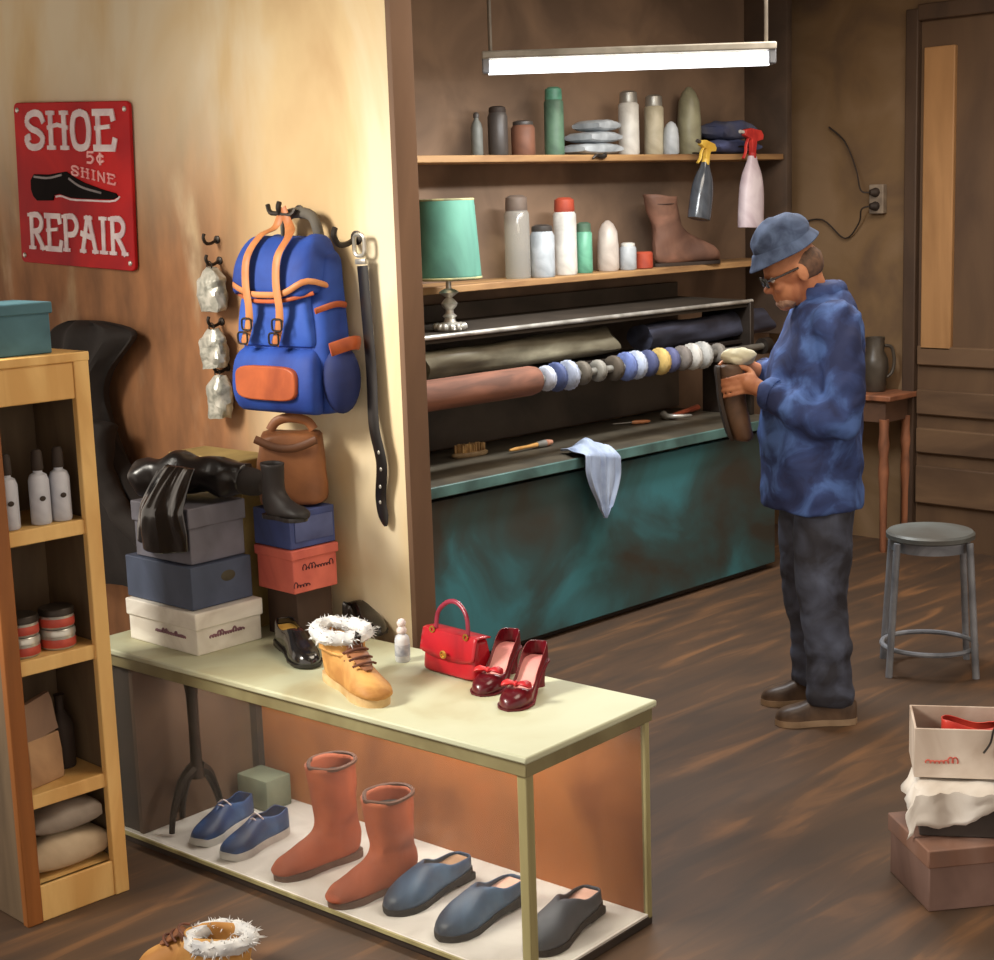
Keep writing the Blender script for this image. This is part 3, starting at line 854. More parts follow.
def word(bm, text, x, z, cw, h, wd, gap=.12, y=(-.004, -.0015), slant=0):
    for ch in text:
        xo = x - (cw * .19 if ch == 'I' else 0)
        for st_ in GL[ch]:
            k = .62 if len(GL[ch]) > 2 and len(st_) <= 3 and abs(st_[0][1] - st_[-1][1]) < .1 else 1
            if ch in 'I': kx = .6
            else: kx = 1
            stroke(bm, [(xo + cw * (.5 + (u - .5) * kx), z + h * v + slant * (xo + cw * u)) for u, v in st_], wd * k, *y)
        x += cw * (1 + gap) * (.62 if ch == 'I' else 1)
    return x


c4 = [wl(13, 103, .02), wl(130, 100, .02), wl(142, 263, .02), wl(30, 270, .02)]
sc_ = sum(c4, Vector()) / 4
SW = ((c4[1] - c4[0]).length + (c4[2] - c4[3]).length) / 2; SH = ((c4[0] - c4[3]).length + (c4[1] - c4[2]).length) / 2
pw = WMAT @ Vector((sc_.x - .025, -.004, sc_.z))
sign = thing('shop_sign', 'red enamel shoe repair sign with white lettering and a black shoe', 'sign', pw, WANG)
sign.rotation_euler = (0, radians(3.0), WANG)
bm = nb()
o_ = []
for cx, cz, a0 in ((SW / 2 - .02, SH / 2 - .02, 0), (-SW / 2 + .02, SH / 2 - .02, 90), (-SW / 2 + .02, -SH / 2 + .02, 180), (SW / 2 - .02, -SH / 2 + .02, 270)):
    for k in range(6):
        t = radians(a0 + 18 * k); o_.append((cx + .02 * cos(t), cz + .02 * sin(t)))
prism(bm, o_, -.014, 0)
plate = obj('plate', bm, RED, sign, bevel=.003)
YS = (-.0175, -.0125)
bm = nb(); word(bm, 'SHOE', -SW * .40, SH * .225, SW * .185, SH * .21, SW * .036, .09, YS); obj('lettering', bm, WHITEP, sign)
bm = nb(); word(bm, 'REPAIR', -SW * .41, -SH * .4, SW * .148, SH * .205, SW * .03, .04, YS); obj('lettering', bm, WHITEP, sign)
bm = nb(); word(bm, '5c', SW * .13, SH * .135, SW * .075, SH * .065, SW * .012, .1, YS); word(bm, 'SHINE', SW * .0, SH * .065, SW * .07, SH * .055, SW * .0105, .2, YS, slant=-.13); obj('small_lettering', bm, PINKP, sign)
prof = [(.1, .52), (.14, .66), (.3, .66), (.48, .74), (.56, .62), (.66, .5), (.84, .36), (.98, .28), (1.0, .2), (.94, .14), (.7, .13), (.52, .14), (.4, .22), (.34, .18), (.33, .06), (.16, .04), (.12, .14), (.1, .3)]
bm = nb(); prism(bm, [(-SW * .45 + u * SW * .84, -SH * .115 + v * SH * .265) for u, v in prof], -.02, -.013); obj('shoe_emblem', bm, mat('matte_black_enamel', (30, 25, 25), (22, 18, 18), 8, .9, spec=.1), sign, bevel=.002)
bm = nb(); stroke(bm, [(-SW * .45 + u * SW * .84, -SH * .115 + v * SH * .265) for u, v in smoothpts([(.36, .15), (.42, .17), (.52, .1), (.7, .095), (.94, .1), (1.01, .2)], 14)], .006, -.0165, -.0125); obj('sole_line', bm, WHITEP, sign)
bm = nb(); stroke(bm, [(-SW * .45 + u * SW * .84, -SH * .115 + v * SH * .265) for u, v in smoothpts([(.15, .6), (.3, .58), (.44, .66)], 8)], .007, -.022, -.0195); stroke(bm, [(-SW * .45 + u * SW * .84, -SH * .115 + v * SH * .265) for u, v in smoothpts([(.52, .58), (.64, .4), (.84, .28)], 8)], .007, -.022, -.0195); obj('highlight_line', bm, mat('grey_line', (150, 140, 140), (110, 102, 104), 9, .5), sign)
for x in (-1, 1):
    for z in (-1, 1):
        bm = nb(); ell(bm, (x * (SW / 2 - .022), -.015, z * (SH / 2 - .025)), (.009, .005, .009), 12); obj('screw', bm, SILVER, sign)


def hook(label, q, group=None, s=1.0, m=DKMETAL):
    """double-ended coat hook at wall-frame point q"""
    pt = WMAT @ Vector((q.x, 0, q.z))
    h = thing('wall_hook', label, 'hook', pt, WANG, group)
    bm = nb(); lathe(bm, [(.016 * s, 0), (.016 * s, .004), (.008 * s, .007)], 14)
    bmesh.ops.rotate(bm, verts=bm.verts, cent=(0, 0, 0), matrix=Matrix.Rotation(pi / 2, 3, 'X')); obj('plate', bm, m, h)
    bm = nb(); tube(bm, smoothpts([(0, -.004, 0), (0, -.03 * s, -.012 * s), (.002, -.06 * s, -.012 * s), (.004, -.075 * s, .008 * s), (.004, -.07 * s, .024 * s)], 16), .0065 * s, 8); obj('prong', bm, m, h)
    return h


# backpack
q0 = wl(235, 300, .16); q1 = wl(325, 300, .16)
BX, BW = (q0.x + q1.x) / 2 - .018, (q1.x - q0.x) * .95
zb_ = wl(290, 413, .14).z; zt_ = wl(285, 209, .09).z
pw = WMAT @ Vector((BX, -.012, zb_))
bp = thing('backpack', 'royal blue canvas backpack with tan straps hanging on the cream wall', 'backpack', pw, WANG)
K = (wl(290, 240, .17).z - zb_) / .5   # scale so that the lid top sits right


H2 = BW / 2
bm = nb()
pf = smoothpts([(0, H2 * .86, .1, 0.0), (.012, H2 * .97, .125, 0), (.06, H2 * 1.02, .14, 0), (.2, H2 * 1.0, .14, 0), (.3, H2 * .95, .13, 0), (.38, H2 * .9, .115, 0), (.44, H2 * .86, .1, 0), (.465, H2 * .7, .07, 0)], 22)
R = []
for z, hw, df, _ in pf:
    R.append([(hw * math.copysign(abs(cos(t)) ** .4, cos(t)), -df / 2 - df / 2 * math.copysign(abs(sin(t)) ** .5, sin(t)), z * K) for t in [2 * pi * k / 36 for k in range(36)]])
rings(bm, R)
for v in bm.verts: v.co += noise.noise_vector(v.co * 12) * .008 * (1 if v.co.y < -.03 else 0)
obj('body', bm, BLUEC, bp)
# front pocket
bm = nb(); R = []
for z, hw, y in smoothpts([(.0, H2 * .8, -.13), (.01, H2 * .9, -.165), (.06, H2 * .96, -.185), (.13, H2 * .95, -.18), (.17, H2 * .9, -.165), (.19, H2 * .82, -.14)], 14):
    R.append([(hw * math.copysign(abs(cos(t)) ** .35, cos(t)) - .01, -.11 + (y + .11) / 2 + (y + .11) / 2 * math.copysign(abs(sin(t)) ** .5, sin(t)), z * K) for t in [2 * pi * k / 32 for k in range(32)]])
rings(bm, R); obj('front_pocket', bm, BLUEC, bp)
# mid flap over the body front
bm = nb(); R = []
for z, hw, y in smoothpts([(.195, H2 * .8, -.142), (.21, H2 * .88, -.158), (.3, H2 * .8, -.16), (.36, H2 * .74, -.145)], 10):
    R.append([(hw * math.copysign(abs(cos(t)) ** .35, cos(t)) - .012, -.1 + (y + .1) / 2 + (y + .1) / 2 * math.copysign(abs(sin(t)) ** .5, sin(t)), z * K) for t in [2 * pi * k / 32 for k in range(32)]])
rings(bm, R); obj('middle_panel', bm, mat('bright_blue_canvas', (52, 94, 188), (36, 66, 150), 5, .7, bump=.1), bp)
# rust patch
bm = nb(); o_ = []
pwid, pht = .125, .05
for k in range(28):
    t = 2 * pi * k / 28; o_.append((-.012 + pwid * math.copysign(abs(cos(t)) ** .45, cos(t)), .093 * K + pht * math.copysign(abs(sin(t)) ** .5, sin(t))))
prism(bm, o_, -.196, -.17); obj('leather_patch', bm, RUST, bp, bevel=.004)
# lid
bm = nb(); R = []
for z, hw, d0, d1 in smoothpts([(.345, H2 * .9, -.172, -.01), (.36, H2 * .92, -.18, -.005), (.42, H2 * .9, -.172, -.0), (.47, H2 * .82, -.15, 0), (.5, H2 * .74, -.12, -.01), (.508, H2 * .6, -.1, -.03)], 14):
    R.append([(hw * math.copysign(abs(cos(t)) ** .38, cos(t)) - .012, (d0 + d1) / 2 - (d0 - d1) / -2 * math.copysign(abs(sin(t)) ** .5, sin(t)), z * K + .006 * cos(t * 3)) for t in [2 * pi * k / 36 for k in range(36)]])
rings(bm, R); obj('lid', bm, BLUEC, bp)
bm = nb(); tube(bm, smoothpts([(-H2 * .95 - .01, -.06, .36 * K), (-H2 * .86, -.165, .375 * K), (-H2 * .4, -.188, .352 * K), (0, -.19, .347 * K), (H2 * .45, -.188, .352 * K), (H2 * .84, -.16, .385 * K), (H2 * .9, -.06, .36 * K)], 26), (.009, .004), 8, up=(0, 0, 1)); obj('lid_trim', bm, TAN, bp)
bm = nb(); tube(bm, smoothpts([(-H2 * .9, -.14, .345 * K), (-H2 * .4, -.182, .332 * K), (0, -.186, .328 * K), (H2 * .45, -.182, .332 * K), (H2 * .86, -.14, .35 * K)], 22), (.006, .004), 8, up=(0, 0, 1)); obj('drawcord', bm, RUST, bp)
# straps: from peg over the lid down to the buckles
zp = zt_ - zb_
for xl, xb in ((-.068, -.1), (.058, .03)):
    bm = nb()
    P = smoothpts([(-.028, -.07, zp + .002), (-.02 + xl * .45, -.08, zp - .05), (xl * .95, -.13, .5 * K + .012), (xl, -.182, .455 * K), (xl + .002, -.196, .38 * K), (xl + .01, -.196, .31 * K), (xl - .005, -.186, .26 * K), (xb, -.184, .205 * K)], 36)
    tube(bm, P, (.0045, .0155), 8, lat=(1, 0, 0)); sp = obj('strap', bm, TAN, bp)
    for zz, xx in ((.262, xl - .004), (.222, xb + .008)):
        bm = nb(); tube(bm, [(xx + .02 * math.copysign(abs(cos(t)) ** .5, cos(t)), -.196, zz * K + .017 * math.copysign(abs(sin(t)) ** .5, sin(t))) for t in [2 * pi * k / 20 for k in range(21)]], .003, 6); obj('buckle', bm, DKMETAL, sp)
bm = nb(); tube(bm, smoothpts([(-.06, -.03, .5 * K), (-.05, -.035, .56 * K), (0, -.04, .575 * K), (.06, -.035, .56 * K), (.08, -.03, .49 * K)], 16), .016, 10); obj('shoulder_strap', bm, mat('grey_strap', (110, 104, 94), (84, 80, 74), 7, .8), bp)
bm = nb(); ell(bm, (H2 * 1.0, -.07, .1 * K), (.045, .065, .1 * K), 18); obj('side_pocket', bm, BLUED, bp)
bm = nb(); tube(bm, smoothpts([(H2 + .02, -.13, .19 * K), (H2 + .045, -.07, .205 * K), (H2 + .03, -.02, .2 * K)], 10), (.005, .02), 8, up=(1, 0, 0)); obj('side_pocket_trim', bm, RUST, bp)
bm = nb(); tube(bm, smoothpts([(H2 * .93, -.15, .3 * K), (H2 * 1.0, -.08, .315 * K), (H2 * .96, -.03, .31 * K)], 10), (.004, .009), 8, up=(1, 0, 0)); obj('side_strap', bm, RUST, bp)
hq = wl(285, 212, .06)
hk = hook('dark forked wall peg holding the backpack straps', hq, None, 1.2)
bm = nb(); tube(bm, smoothpts([(-.055, -.075, .022), (-.04, -.08, .0), (0, -.082, -.004), (.045, -.08, -.008), (.06, -.075, .008)], 14), .0075, 8); obj('fork', bm, DKMETAL, hk)

# hook column with silver packets
hook('empty dark wall hook above the column of silver packets', wl(210, 240, .03), 'wall hooks of the packet column', .8)
SP = mat('silver_packet', (206, 202, 190), (134, 134, 124), 26, .35, metal=.3, c3=(176, 174, 162), bump=.3)
for i, (px, py, wpx, hpx, lab) in enumerate([(214, 289, 30, 40, 'crumpled silver packet on a wall hook, topmost of the three'), (216, 348, 28, 36, 'crumpled silver packet on a wall hook, middle one of the three'), (222, 396, 24, 40, 'crumpled silver packet on a wall hook, lowest of the three')]):
    q = wl(px, py, .04); zh = hpx * .0031 / 2 * 1.05; hw = wpx * .0043 / 2 * .85
    pw = WMAT @ Vector((q.x, -.048, q.z))
    pk = thing('silver_packet', lab, 'packet', pw, WANG, 'silver packets on the wall')
    bm = nb(); R = []
    for u in [k / 11 for k in range(12)]:
        z = zh - 2 * zh * u; k = .45 + .55 * min(1, u / .25) - .15 * max(0, u - .85) / .15
        R.append([(hw * k * math.copysign(abs(cos(t)) ** .6, cos(t)) + .004 * sin(u * 9 + i), .03 * (.5 + .5 * min(1, u / .3)) * sin(t), z) for t in [2 * pi * s / 22 for s in range(22)]])
    rings(bm, R)
    for v in bm.verts: v.co += noise.noise_vector(v.co * 40 + Vector((i * 3, 0, 0))) * .009
    obj('pouch', bm, SP, pk, sharp=22)
    bm = nb(); tube(bm, [(.0 + .012 * cos(t), -.005, zh + .008 + .012 * sin(t)) for t in [2 * pi * s / 14 for s in range(15)]], .0022, 6); obj('loop', bm, DKMETAL, pk)
    hook(['dark wall hook holding the topmost silver packet', 'dark wall hook holding the middle silver packet', 'dark wall hook holding the lowest silver packet'][i], Vector((q.x - .01, 0, q.z + zh + .02)), 'wall hooks of the packet column', .8)

# black belt on a hook near the wall corner
b0 = wl(362, 255, .025); b1 = wl(374, 524, .015)
pw = WMAT @ Vector((b0.x, -.03, b0.z))
bt = thing('belt', 'long black leather belt with silver buckle hanging near the wall corner', 'belt', pw, WANG)
Lb = b0.z - b1.z; dx = b1.x - b0.x
bm = nb(); P = smoothpts([(.004, 0, -.03), (.012, 0, -.2 * Lb), (.022, .0, -.42 * Lb), (.03, -.008, -.62 * Lb), (.05, -.004, -.76 * Lb), (.032, .006, -.9 * Lb), (.045, .008, -Lb)], 40)
P = [(x + dx * (-z / Lb) * .35, y, z) for x, y, z in P]
tube(bm, P, [(.004, .021)] * 36 + [(.004, .02), (.004, .016), (.004, .012), (.003, .006)], 8, up=(0, 1, 0)); obj('strap', bm, BLACK, bt)
for k in (.62, .7, .78, .86):
    bm = nb(); x, y, z = P[int(k * 39)]; ell(bm, (x, y - .004, z), (.005, .002, .006), 10); obj('eyelet', bm, SILVER, bt)
bm = nb(); tube(bm, [(.0 + .02 * math.copysign(abs(cos(t)) ** .6, cos(t)), -.004, .028 + .03 * math.copysign(abs(sin(t)) ** .6, sin(t))) for t in [2 * pi * s / 24 for s in range(25)]], .006, 8); box(bm, (.004, -.004, -.018), (.04, .012, .016), bevel=.003); obj('buckle', bm, SILVER, bt)
hook('curved dark wall hook holding the black belt', wl(352, 238, .02), None, 1.3)

# ------------------------------------------------------------------ pine shelf unit at the left
SY = 3.67                                   # front plane
sxr, sxl = on_z(130, 890, 0).x, on_z(38, 924, 0).x
SXW, SD, SHT = sxr - sxl + .03, .28, 1.5
SX0 = sxr - SXW


def zs(px, py): return on_y(px, py, SY).z


su = thing('shelf_unit', 'tall narrow pine shelf unit standing at the left end of the display case', 'shelf unit', (SX0, SY, 0))


def sb(name, m, c, s, **k):
    bm = nb(); box(bm, c, s); return obj(name, bm, m, su, bevel=.003, **k)


SHZ = [zs(95, 518), zs(105, 643), zs(110, 773)]
sb('upright', WOOD, (SXW - .022, .012, SHT / 2), (.044, .024, SHT))
o = sb('upright', OAK, (.022, .012, SHT / 2), (.046, .026, SHT)); o['label'] = 'orange oak left upright'
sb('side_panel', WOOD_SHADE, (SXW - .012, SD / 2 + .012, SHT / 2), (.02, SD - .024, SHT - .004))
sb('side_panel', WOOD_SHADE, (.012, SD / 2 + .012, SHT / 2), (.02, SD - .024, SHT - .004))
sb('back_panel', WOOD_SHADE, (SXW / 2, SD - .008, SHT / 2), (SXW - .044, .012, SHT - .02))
sb('top', WOOD, (SXW / 2, SD / 2, SHT - .012), (SXW + .004, SD + .004, .024))
sb('fascia', WOOD, (SXW / 2, .014, SHT - .072), (SXW - .088, .02, .096))
for z in SHZ: sb('shelf', WOOD, (SXW / 2, SD / 2, z - .02), (SXW - .046, SD - .02, .04))
sb('plinth', WOOD, (SXW / 2, .014, .05), (SXW - .088, .02, .1))
sb('shelf', WOOD, (SXW / 2, SD / 2, .09), (SXW - .046, SD - .02, .02))


def son(px, py, z, y=None):
    """a point on a shelf of the unit from its pixel"""
    p = on_z(px, py, z); return p


# teal box on the shelf top
p0, p1 = on_z(-6, 362, SHT), on_z(70, 350, SHT)
tb = thing('storage_box', 'teal blue lidded box on top of the pine shelf unit', 'box', (SX0 + .02, SY + .03, SHT + .001))
TBM = mat('teal_card', (78, 120, 132), (54, 88, 100), 4, .6, (1, 1, 2))
bm = nb(); box(bm, (.11, .1, .055), (.2, .18, .11)); obj('body', bm, TBM, tb, bevel=.003)
bm = nb(); box(bm, (.11, .1, .118), (.214, .194, .03)); obj('lid', bm, TBM, tb, bevel=.004)

# milky bottles on the upper shelf
MILK = mat('milky_bottle', (206, 208, 216), (164, 168, 180), 9, .4)
BZ1 = SHZ[0] + .001
for i, (fx, fy, lab) in enumerate([(.075, .05, 'milky white bottle with dark stopper nearest the oak upright on the pine shelf'), (.165, .05, 'milky white bottle with dark stopper, middle one of three on the pine shelf'), (.225, .05, 'milky white bottle with dark stopper, rightmost of three on the pine shelf')]):
    b = thing('bottle', lab, 'bottle', (SX0 + fx, SY + fy, BZ1), 0, 'milky bottles on the pine shelf')
    bm = nb(); lathe(bm, [(.024, 0), (.027, .005), (.027, .115), (.022, .13), (.012, .136), (.012, .142)], 20); obj('body', bm, MILK, b)
    bm = nb(); lathe(bm, [(.015, .142), (.016, .146), (.014, .19), (.009, .196)], 16); obj('stopper', bm, DARK, b)
    bm = nb(); ell(bm, (-.006, -.0265, .07), (.009, .002, .007), 10); obj('mark', bm, DARK, b)
# polish tins
TZ = SHZ[1] + .001
TINR = mat('red_band', (206, 92, 74), (168, 62, 54), 12, .4)
k = 0
for fx, n, labs in ((.09, 2, ('lower', 'upper')), (.195, 2, ('lower', 'upper'))):
    for j in range(n):
        where = 'beside the oak upright' if fx < .1 else 'beside the pale pine upright'
        t = thing('polish_tin', '%s round red banded polish tin in the stack %s' % (labs[j], where), 'tin', (SX0 + fx, SY + .07, TZ + j * .056), 0, 'polish tins on the pine shelf')
        bm = nb(); lathe(bm, [(.042, 0), (.045, .004), (.045, .034), (.043, .036)], 26); obj('base', bm, SILVER, t)
        bm = nb(); lathe(bm, [(.0456, .006), (.0462, .008), (.0462, .026), (.0456, .028)], 26, cap0=False, cap1=False); obj('band', bm, TINR, t)
        bm = nb(); lathe(bm, [(.047, .036), (.047, .05), (.044, .054), (.01, .0545)], 26); obj('lid', bm, DKMETAL if j else SILVER, t)
# brown paper bag and dark bottle
BZ3 = SHZ[2] + .001
pb = thing('paper_bag', 'brown paper bag with folded top on the third shelf of the pine unit', 'bag', (SX0 + .115, SY + .1, BZ3), radians(14))
KR = mat('kraft_paper', (196, 158, 118), (150, 116, 86), 5, .8, bump=.1)
bm = nb(); R = []
for z, hx, hy in [(0, .058, .04), (.01, .06, .042), (.08, .058, .042), (.13, .056, .036)]:
    R.append([(hx * a, hy * b, z) for a, b in ((-1, -1), (0, -1.06), (1, -1), (1.0, 0), (1, 1), (0, 1.0), (-1, 1), (-1, 0))])
rings(bm, R); obj('body', bm, KR, pb, bevel=.003)
bm = nb(); R = []
for z, hx, hy, oy in [(.13, .056, .036, 0), (.15, .054, .028, -.004), (.21, .05, .016, -.01), (.232, .046, .008, -.012)]:
    R.append([(hx * a, hy * b + oy, z + .008 * a) for a, b in ((-1, -1), (0, -1), (1, -1), (1.0, 0), (1, 1), (0, 1.0), (-1, 1), (-1, 0))])
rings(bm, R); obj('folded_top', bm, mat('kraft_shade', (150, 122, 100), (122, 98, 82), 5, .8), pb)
bm = nb(); lathe(bm, [(.032, 0), (.034, .01), (.034, .12), (.02, .15), (.012, .16), (.012, .2), (.015, .205)], 20); tag(obj('bottle', bm, DARK, None, (SX0 + .225, SY + .15, BZ3)), 'dark bottle in the shade behind the brown paper bag', 'bottle')
# folded pale cloths at the bottom
for j, (z, lab, m, sx, sz) in enumerate([(.101, 'folded cream cloth at the bottom of the pine shelf unit', mat('cream_cloth', (206, 186, 156), (176, 152, 122), 5, .85), .235, .1), (.205, 'folded grey cloth lying on the cream cloth in the pine shelf unit', mat('grey_cloth', (168, 156, 142), (132, 120, 108), 5, .85), .2, .075)]):
    bm = nb(); R = []
    for i in range(13):
        u = i / 12; e = min(1, .35 + 1.3 * sqrt(max(0, .25 - (u - .5) ** 2)))
        R.append([(sx * (u - .5), .1 * math.copysign(abs(cos(t)) ** .5, cos(t)), sz / 2 + (sz / 2) * e * math.copysign(abs(sin(t)) ** .5, sin(t)) + (.02 * (u - .5) if j else 0) * (sin(t) > 0)) for t in [2 * pi * s / 26 for s in range(26)]])
    rings(bm, R)
    for v in bm.verts:
        if v.co.z > .02: v.co.z += noise.noise(v.co * 22) * .008
    tag(obj('folded_cloth', bm, m, None, (SX0 + .165, SY + .13, z), radians(-4 * j)), lab, 'cloth')

# ------------------------------------------------------------------ shoe finishing machine / bench along the back wall
MX0, MX1, MYF, MYB, MZ = 3.45, 6.42, 4.44, 5.1, .765
mc = thing('finishing_machine', 'long shoe finishing machine with worn teal front panel, dark worktop and shaft of brushes', 'machine', (MX0, MYF, 0))
ML = MX1 - MX0; MD = MYB - MYF


def mb(name, m, c, s, bevel=.004, **k):
    bm = nb(); box(bm, c, s); return obj(name, bm, m, mc, bevel=bevel, **k)


mb('front_panel', TEAL, (ML / 2, .045, .365), (ML - .01, .03, .67))
mb('side_panel', TEAL, (ML - .012, MD / 2, .365), (.024, MD - .08, .67))
mb('plinth', DARK, (ML / 2, .08, .03), (ML - .06, .03, .06))
mb('worktop', WORKTOP, (ML / 2, MD / 2, MZ - .02), (ML + .02, MD - .01, .04))
mb('worktop_edge', TEALEDGE, (ML / 2, -.003, MZ - .022), (ML + .02, .012, .046), .004)
mb('back_plate', mat('sooty_metal', (88, 78, 68), (64, 57, 50), 3, .6), (ML / 2, MD - .02, MZ + .33), (ML, .03, .64))
# hood: sloping sheet metal with a bright front lip
HZ = 1.33
bm = nb()
prism(bm, [(.17, HZ - .03), (.17, HZ), (MD - .02, HZ + .012), (MD - .02, HZ - .06)], 0, ML)
bmesh.ops.rotate(bm, verts=bm.verts, cent=(0, 0, 0), matrix=Matrix.Rotation(pi / 2, 3, 'Z'))
for v in bm.verts: v.co.x, v.co.y = v.co.x + ML, v.co.y
obj('hood', bm, mat('hood_metal', (66, 58, 50), (50, 44, 38), 3, .9, spec=.15), mc)
bm = nb(); tube(bm, [(.0, .166, HZ - .004), (ML, .166, HZ - .004)], .01, 10); obj('hood_lip', bm, SILVER, mc)
for x in (.02, ML - .02): mb('bracket', DKMETAL, (x, .3, MZ + .28), (.03, .3, .56))
SHZ_, SHY = 1.112, .07
bm = nb(); tube(bm, [(0.02, SHY, SHZ_), (ML - .02, SHY, SHZ_)], .016, 12); obj('shaft', bm, STEEL, mc)
for x in (.03, ML - .03):
    bm = nb(); tube(bm, [(x - .025, SHY, SHZ_), (x + .025, SHY, SHZ_)], .04, 16); box(bm, (x, SHY + .1, SHZ_ - .02), (.04, .2, .04)); obj('bearing', bm, DKMETAL, mc)


def mx(px, py=None): return on_y(px, py or 380, MYF + SHY).x - MX0


bm = nb(); xa, xb = mx(400, 405), mx(536, 388)
lathe(bm, [(.03, 0), (.058, .01), (.062, .04), (.062, xb - xa - .04), (.056, xb - xa - .008), (.02, xb - xa)], 26)
bmesh.ops.rotate(bm, verts=bm.verts, cent=(0, 0, 0), matrix=Matrix.Rotation(pi / 2, 3, 'Y'))
obj('roller', bm, mat('red_brown_roller', (142, 94, 74), (96, 66, 54), 6, .8, (.5, 3, 3), bump=.1), mc, (xa, SHY, SHZ_))
wheels = [(546, .052, (206, 212, 228)), (556, .06, (84, 96, 140)), (568, .062, (186, 194, 214)), (582, .05, (112, 104, 92)), (598, .046, (150, 146, 136)), (614, .054, (92, 82, 70)), (626, .062, (112, 128, 184)), (636, .062, (196, 206, 226)), (648, .058, (84, 90, 128)), (660, .06, (216, 184, 112)), (670, .056, (96, 100, 140)), (682, .056, (130, 122, 116)), (692, .06, (212, 208, 200)), (702, .062, (190, 190, 186)), (718, .044, (130, 124, 116))]
for i, (px, r_, c) in enumerate(wheels):
    bm = nb(); wd = .034
    n = 40; prof_ = [(.018, -wd / 2), (r_ * .9, -wd / 2), (r_, -wd / 4), (r_, wd / 4), (r_ * .9, wd / 2), (.018, wd / 2)]
    R = [[(z, r * (1 + (.05 if q % 2 else 0)) * cos(2 * pi * q / n), r * (1 + (.05 if q % 2 else 0)) * sin(2 * pi * q / n)) for q in range(n)] for r, z in prof_]
    rings(bm, R)
    obj('brush_wheel', bm, mat('brush_%d' % i, c, tuple(int(v * .66) for v in c), 18, .7, (4, 1, 1), bump=.3), mc, (mx(px), SHY, SHZ_), sharp=70)['label'] = 'bristle wheel in its own tone'

# rolled sheets lying on the machine below the hood


def sheet_roll(label, px0, px1, py0, py1, r_, m, yoff=.27):
    Y = MYF + yoff
    a_, b_ = on_y(px0, py0, Y), on_y(px1, py1, Y); z = 1.21
    L_ = b_.x - a_.x
    bm = nb(); R = []
    for i in range(26):
        u = i / 25; row = []
        for k in range(26):
            t = 2 * pi * k / 26
            rr = r_ * (1 + .18 * noise.noise(Vector((u * L_ * 5, cos(t) * 1.6, sin(t) * 1.6))) + .12 * sin(t * 3 + u * 3))
            row.append((u * L_ + .02 * sin(t * 2), rr * 1.25 * cos(t), rr * sin(t)))
        R.append(row)
    rings(bm, R)
    return tag(obj('leather_roll', bm, m, None, (a_.x, Y, z)), label, 'leather roll')


RAILZ = 1.21 - .062
mb('roll_rail', DKMETAL, (ML / 2, .3, RAILZ - .02), (ML - .06, .2, .02))
sheet_roll('olive grey rolled hide lying under the hood lip above the red brown roller', 418, 606, 380, 350, .058, mat('olive_grey_hide', (150, 146, 124), (92, 86, 70), 4, .5, (.7, 2, 2), c3=(116, 110, 92)))
sheet_roll('dark navy rolled hide lying under the hood above the bristle wheels', 640, 762, 320, 310, .06, mat('navy_hide', (70, 74, 92), (46, 46, 56), 5, .5, (.7, 2, 2)))

# tools on the worktop
WZ = MZ + .001
p = on_z(470, 456, WZ)
br = thing('shoe_brush', 'oval brown bristle shoe brush at the left end of the worktop', 'brush', (p.x, max(p.y, MYF + .1), WZ), radians(-8))
bm = nb(); R = []
for z, k in ((0, .9), (.006, 1), (.016, 1), (.02, .9)): R.append([(.095 * k * cos(t), .034 * k * sin(t), z) for t in [2 * pi * q / 30 for q in range(30)]])
rings(bm, R); obj('back', bm, mat('pale_wood_back', (176, 150, 112), (130, 106, 76), 8, .5), br)
bm = nb(); rnd = random.Random(2)
for i in range(120):
    a_, q = rnd.uniform(0, 2 * pi), sqrt(rnd.random()) * .88
    x, y = .09 * q * cos(a_), .03 * q * sin(a_)
    box(bm, (x, y, .036 + rnd.uniform(-.003, .003)), (.006, .005, .034), rz=rnd.random())
o = obj('bristles', bm, mat('tan_bristle', (206, 168, 112), (140, 106, 68), 22, .8), br); o['kind'] = 'stuff'
p = on_z(534, 449, WZ)
pb_ = thing('paint_brush', 'wooden handled brush with pale ferrule lying left of the hanging rag', 'brush', (p.x, max(p.y, MYF + .07), WZ + .016), radians(2))
bm = nb(); tube(bm, [(-.16, 0, 0), (-.12, 0, .0), (-.05, 0, 0), (.02, 0, 0)], [.005, .009, .0075, .011], 10); obj('handle', bm, mat('honey_handle', (214, 164, 96), (176, 126, 66), 10, .4), pb_)
bm = nb(); tube(bm, [(.02, 0, 0), (.03, 0, 0), (.075, 0, 0)], [.013, .014, .0165], 12); obj('ferrule', bm, STEEL, pb_)
bm = nb(); tube(bm, [(.075, 0, 0), (.09, 0, 0), (.12, 0, 0)], [.016, .015, .01], 12); obj('bristles', bm, mat('pink_bristle', (206, 152, 122), (170, 116, 92), 20, .8), pb_)
p = on_z(622, 426, WZ)
kn = thing('knife', 'small knife with orange brown handle near the worktop edge, right of the rag', 'knife', (p.x + .03, max(p.y, MYF + .06), WZ + .011), radians(-28))
bm = nb(); tube(bm, [(.03, 0, 0), (.05, 0, 0), (.11, 0, 0), (.125, 0, 0)], [.008, .0105, .009, .004], 10); obj('handle', bm, mat('orange_handle', (206, 138, 92), (170, 104, 66), 10, .4), kn)
bm = nb(); prism(bm, [(-.07, .004), (.035, .006), (.035, -.006), (-.05, -.008)], -.0012, .0012); bmesh.ops.rotate(bm, verts=bm.verts, cent=(0, 0, 0), matrix=Matrix.Rotation(radians(70), 3, 'X')); obj('blade', bm, SILVER, kn)
p = on_z(672, 420, WZ)
hm = thing('hammer', "cobbler's hammer with curved bright head and long terracotta handle on the worktop", 'hammer', (p.x, max(p.y, MYF + .12), WZ + .02), radians(12))
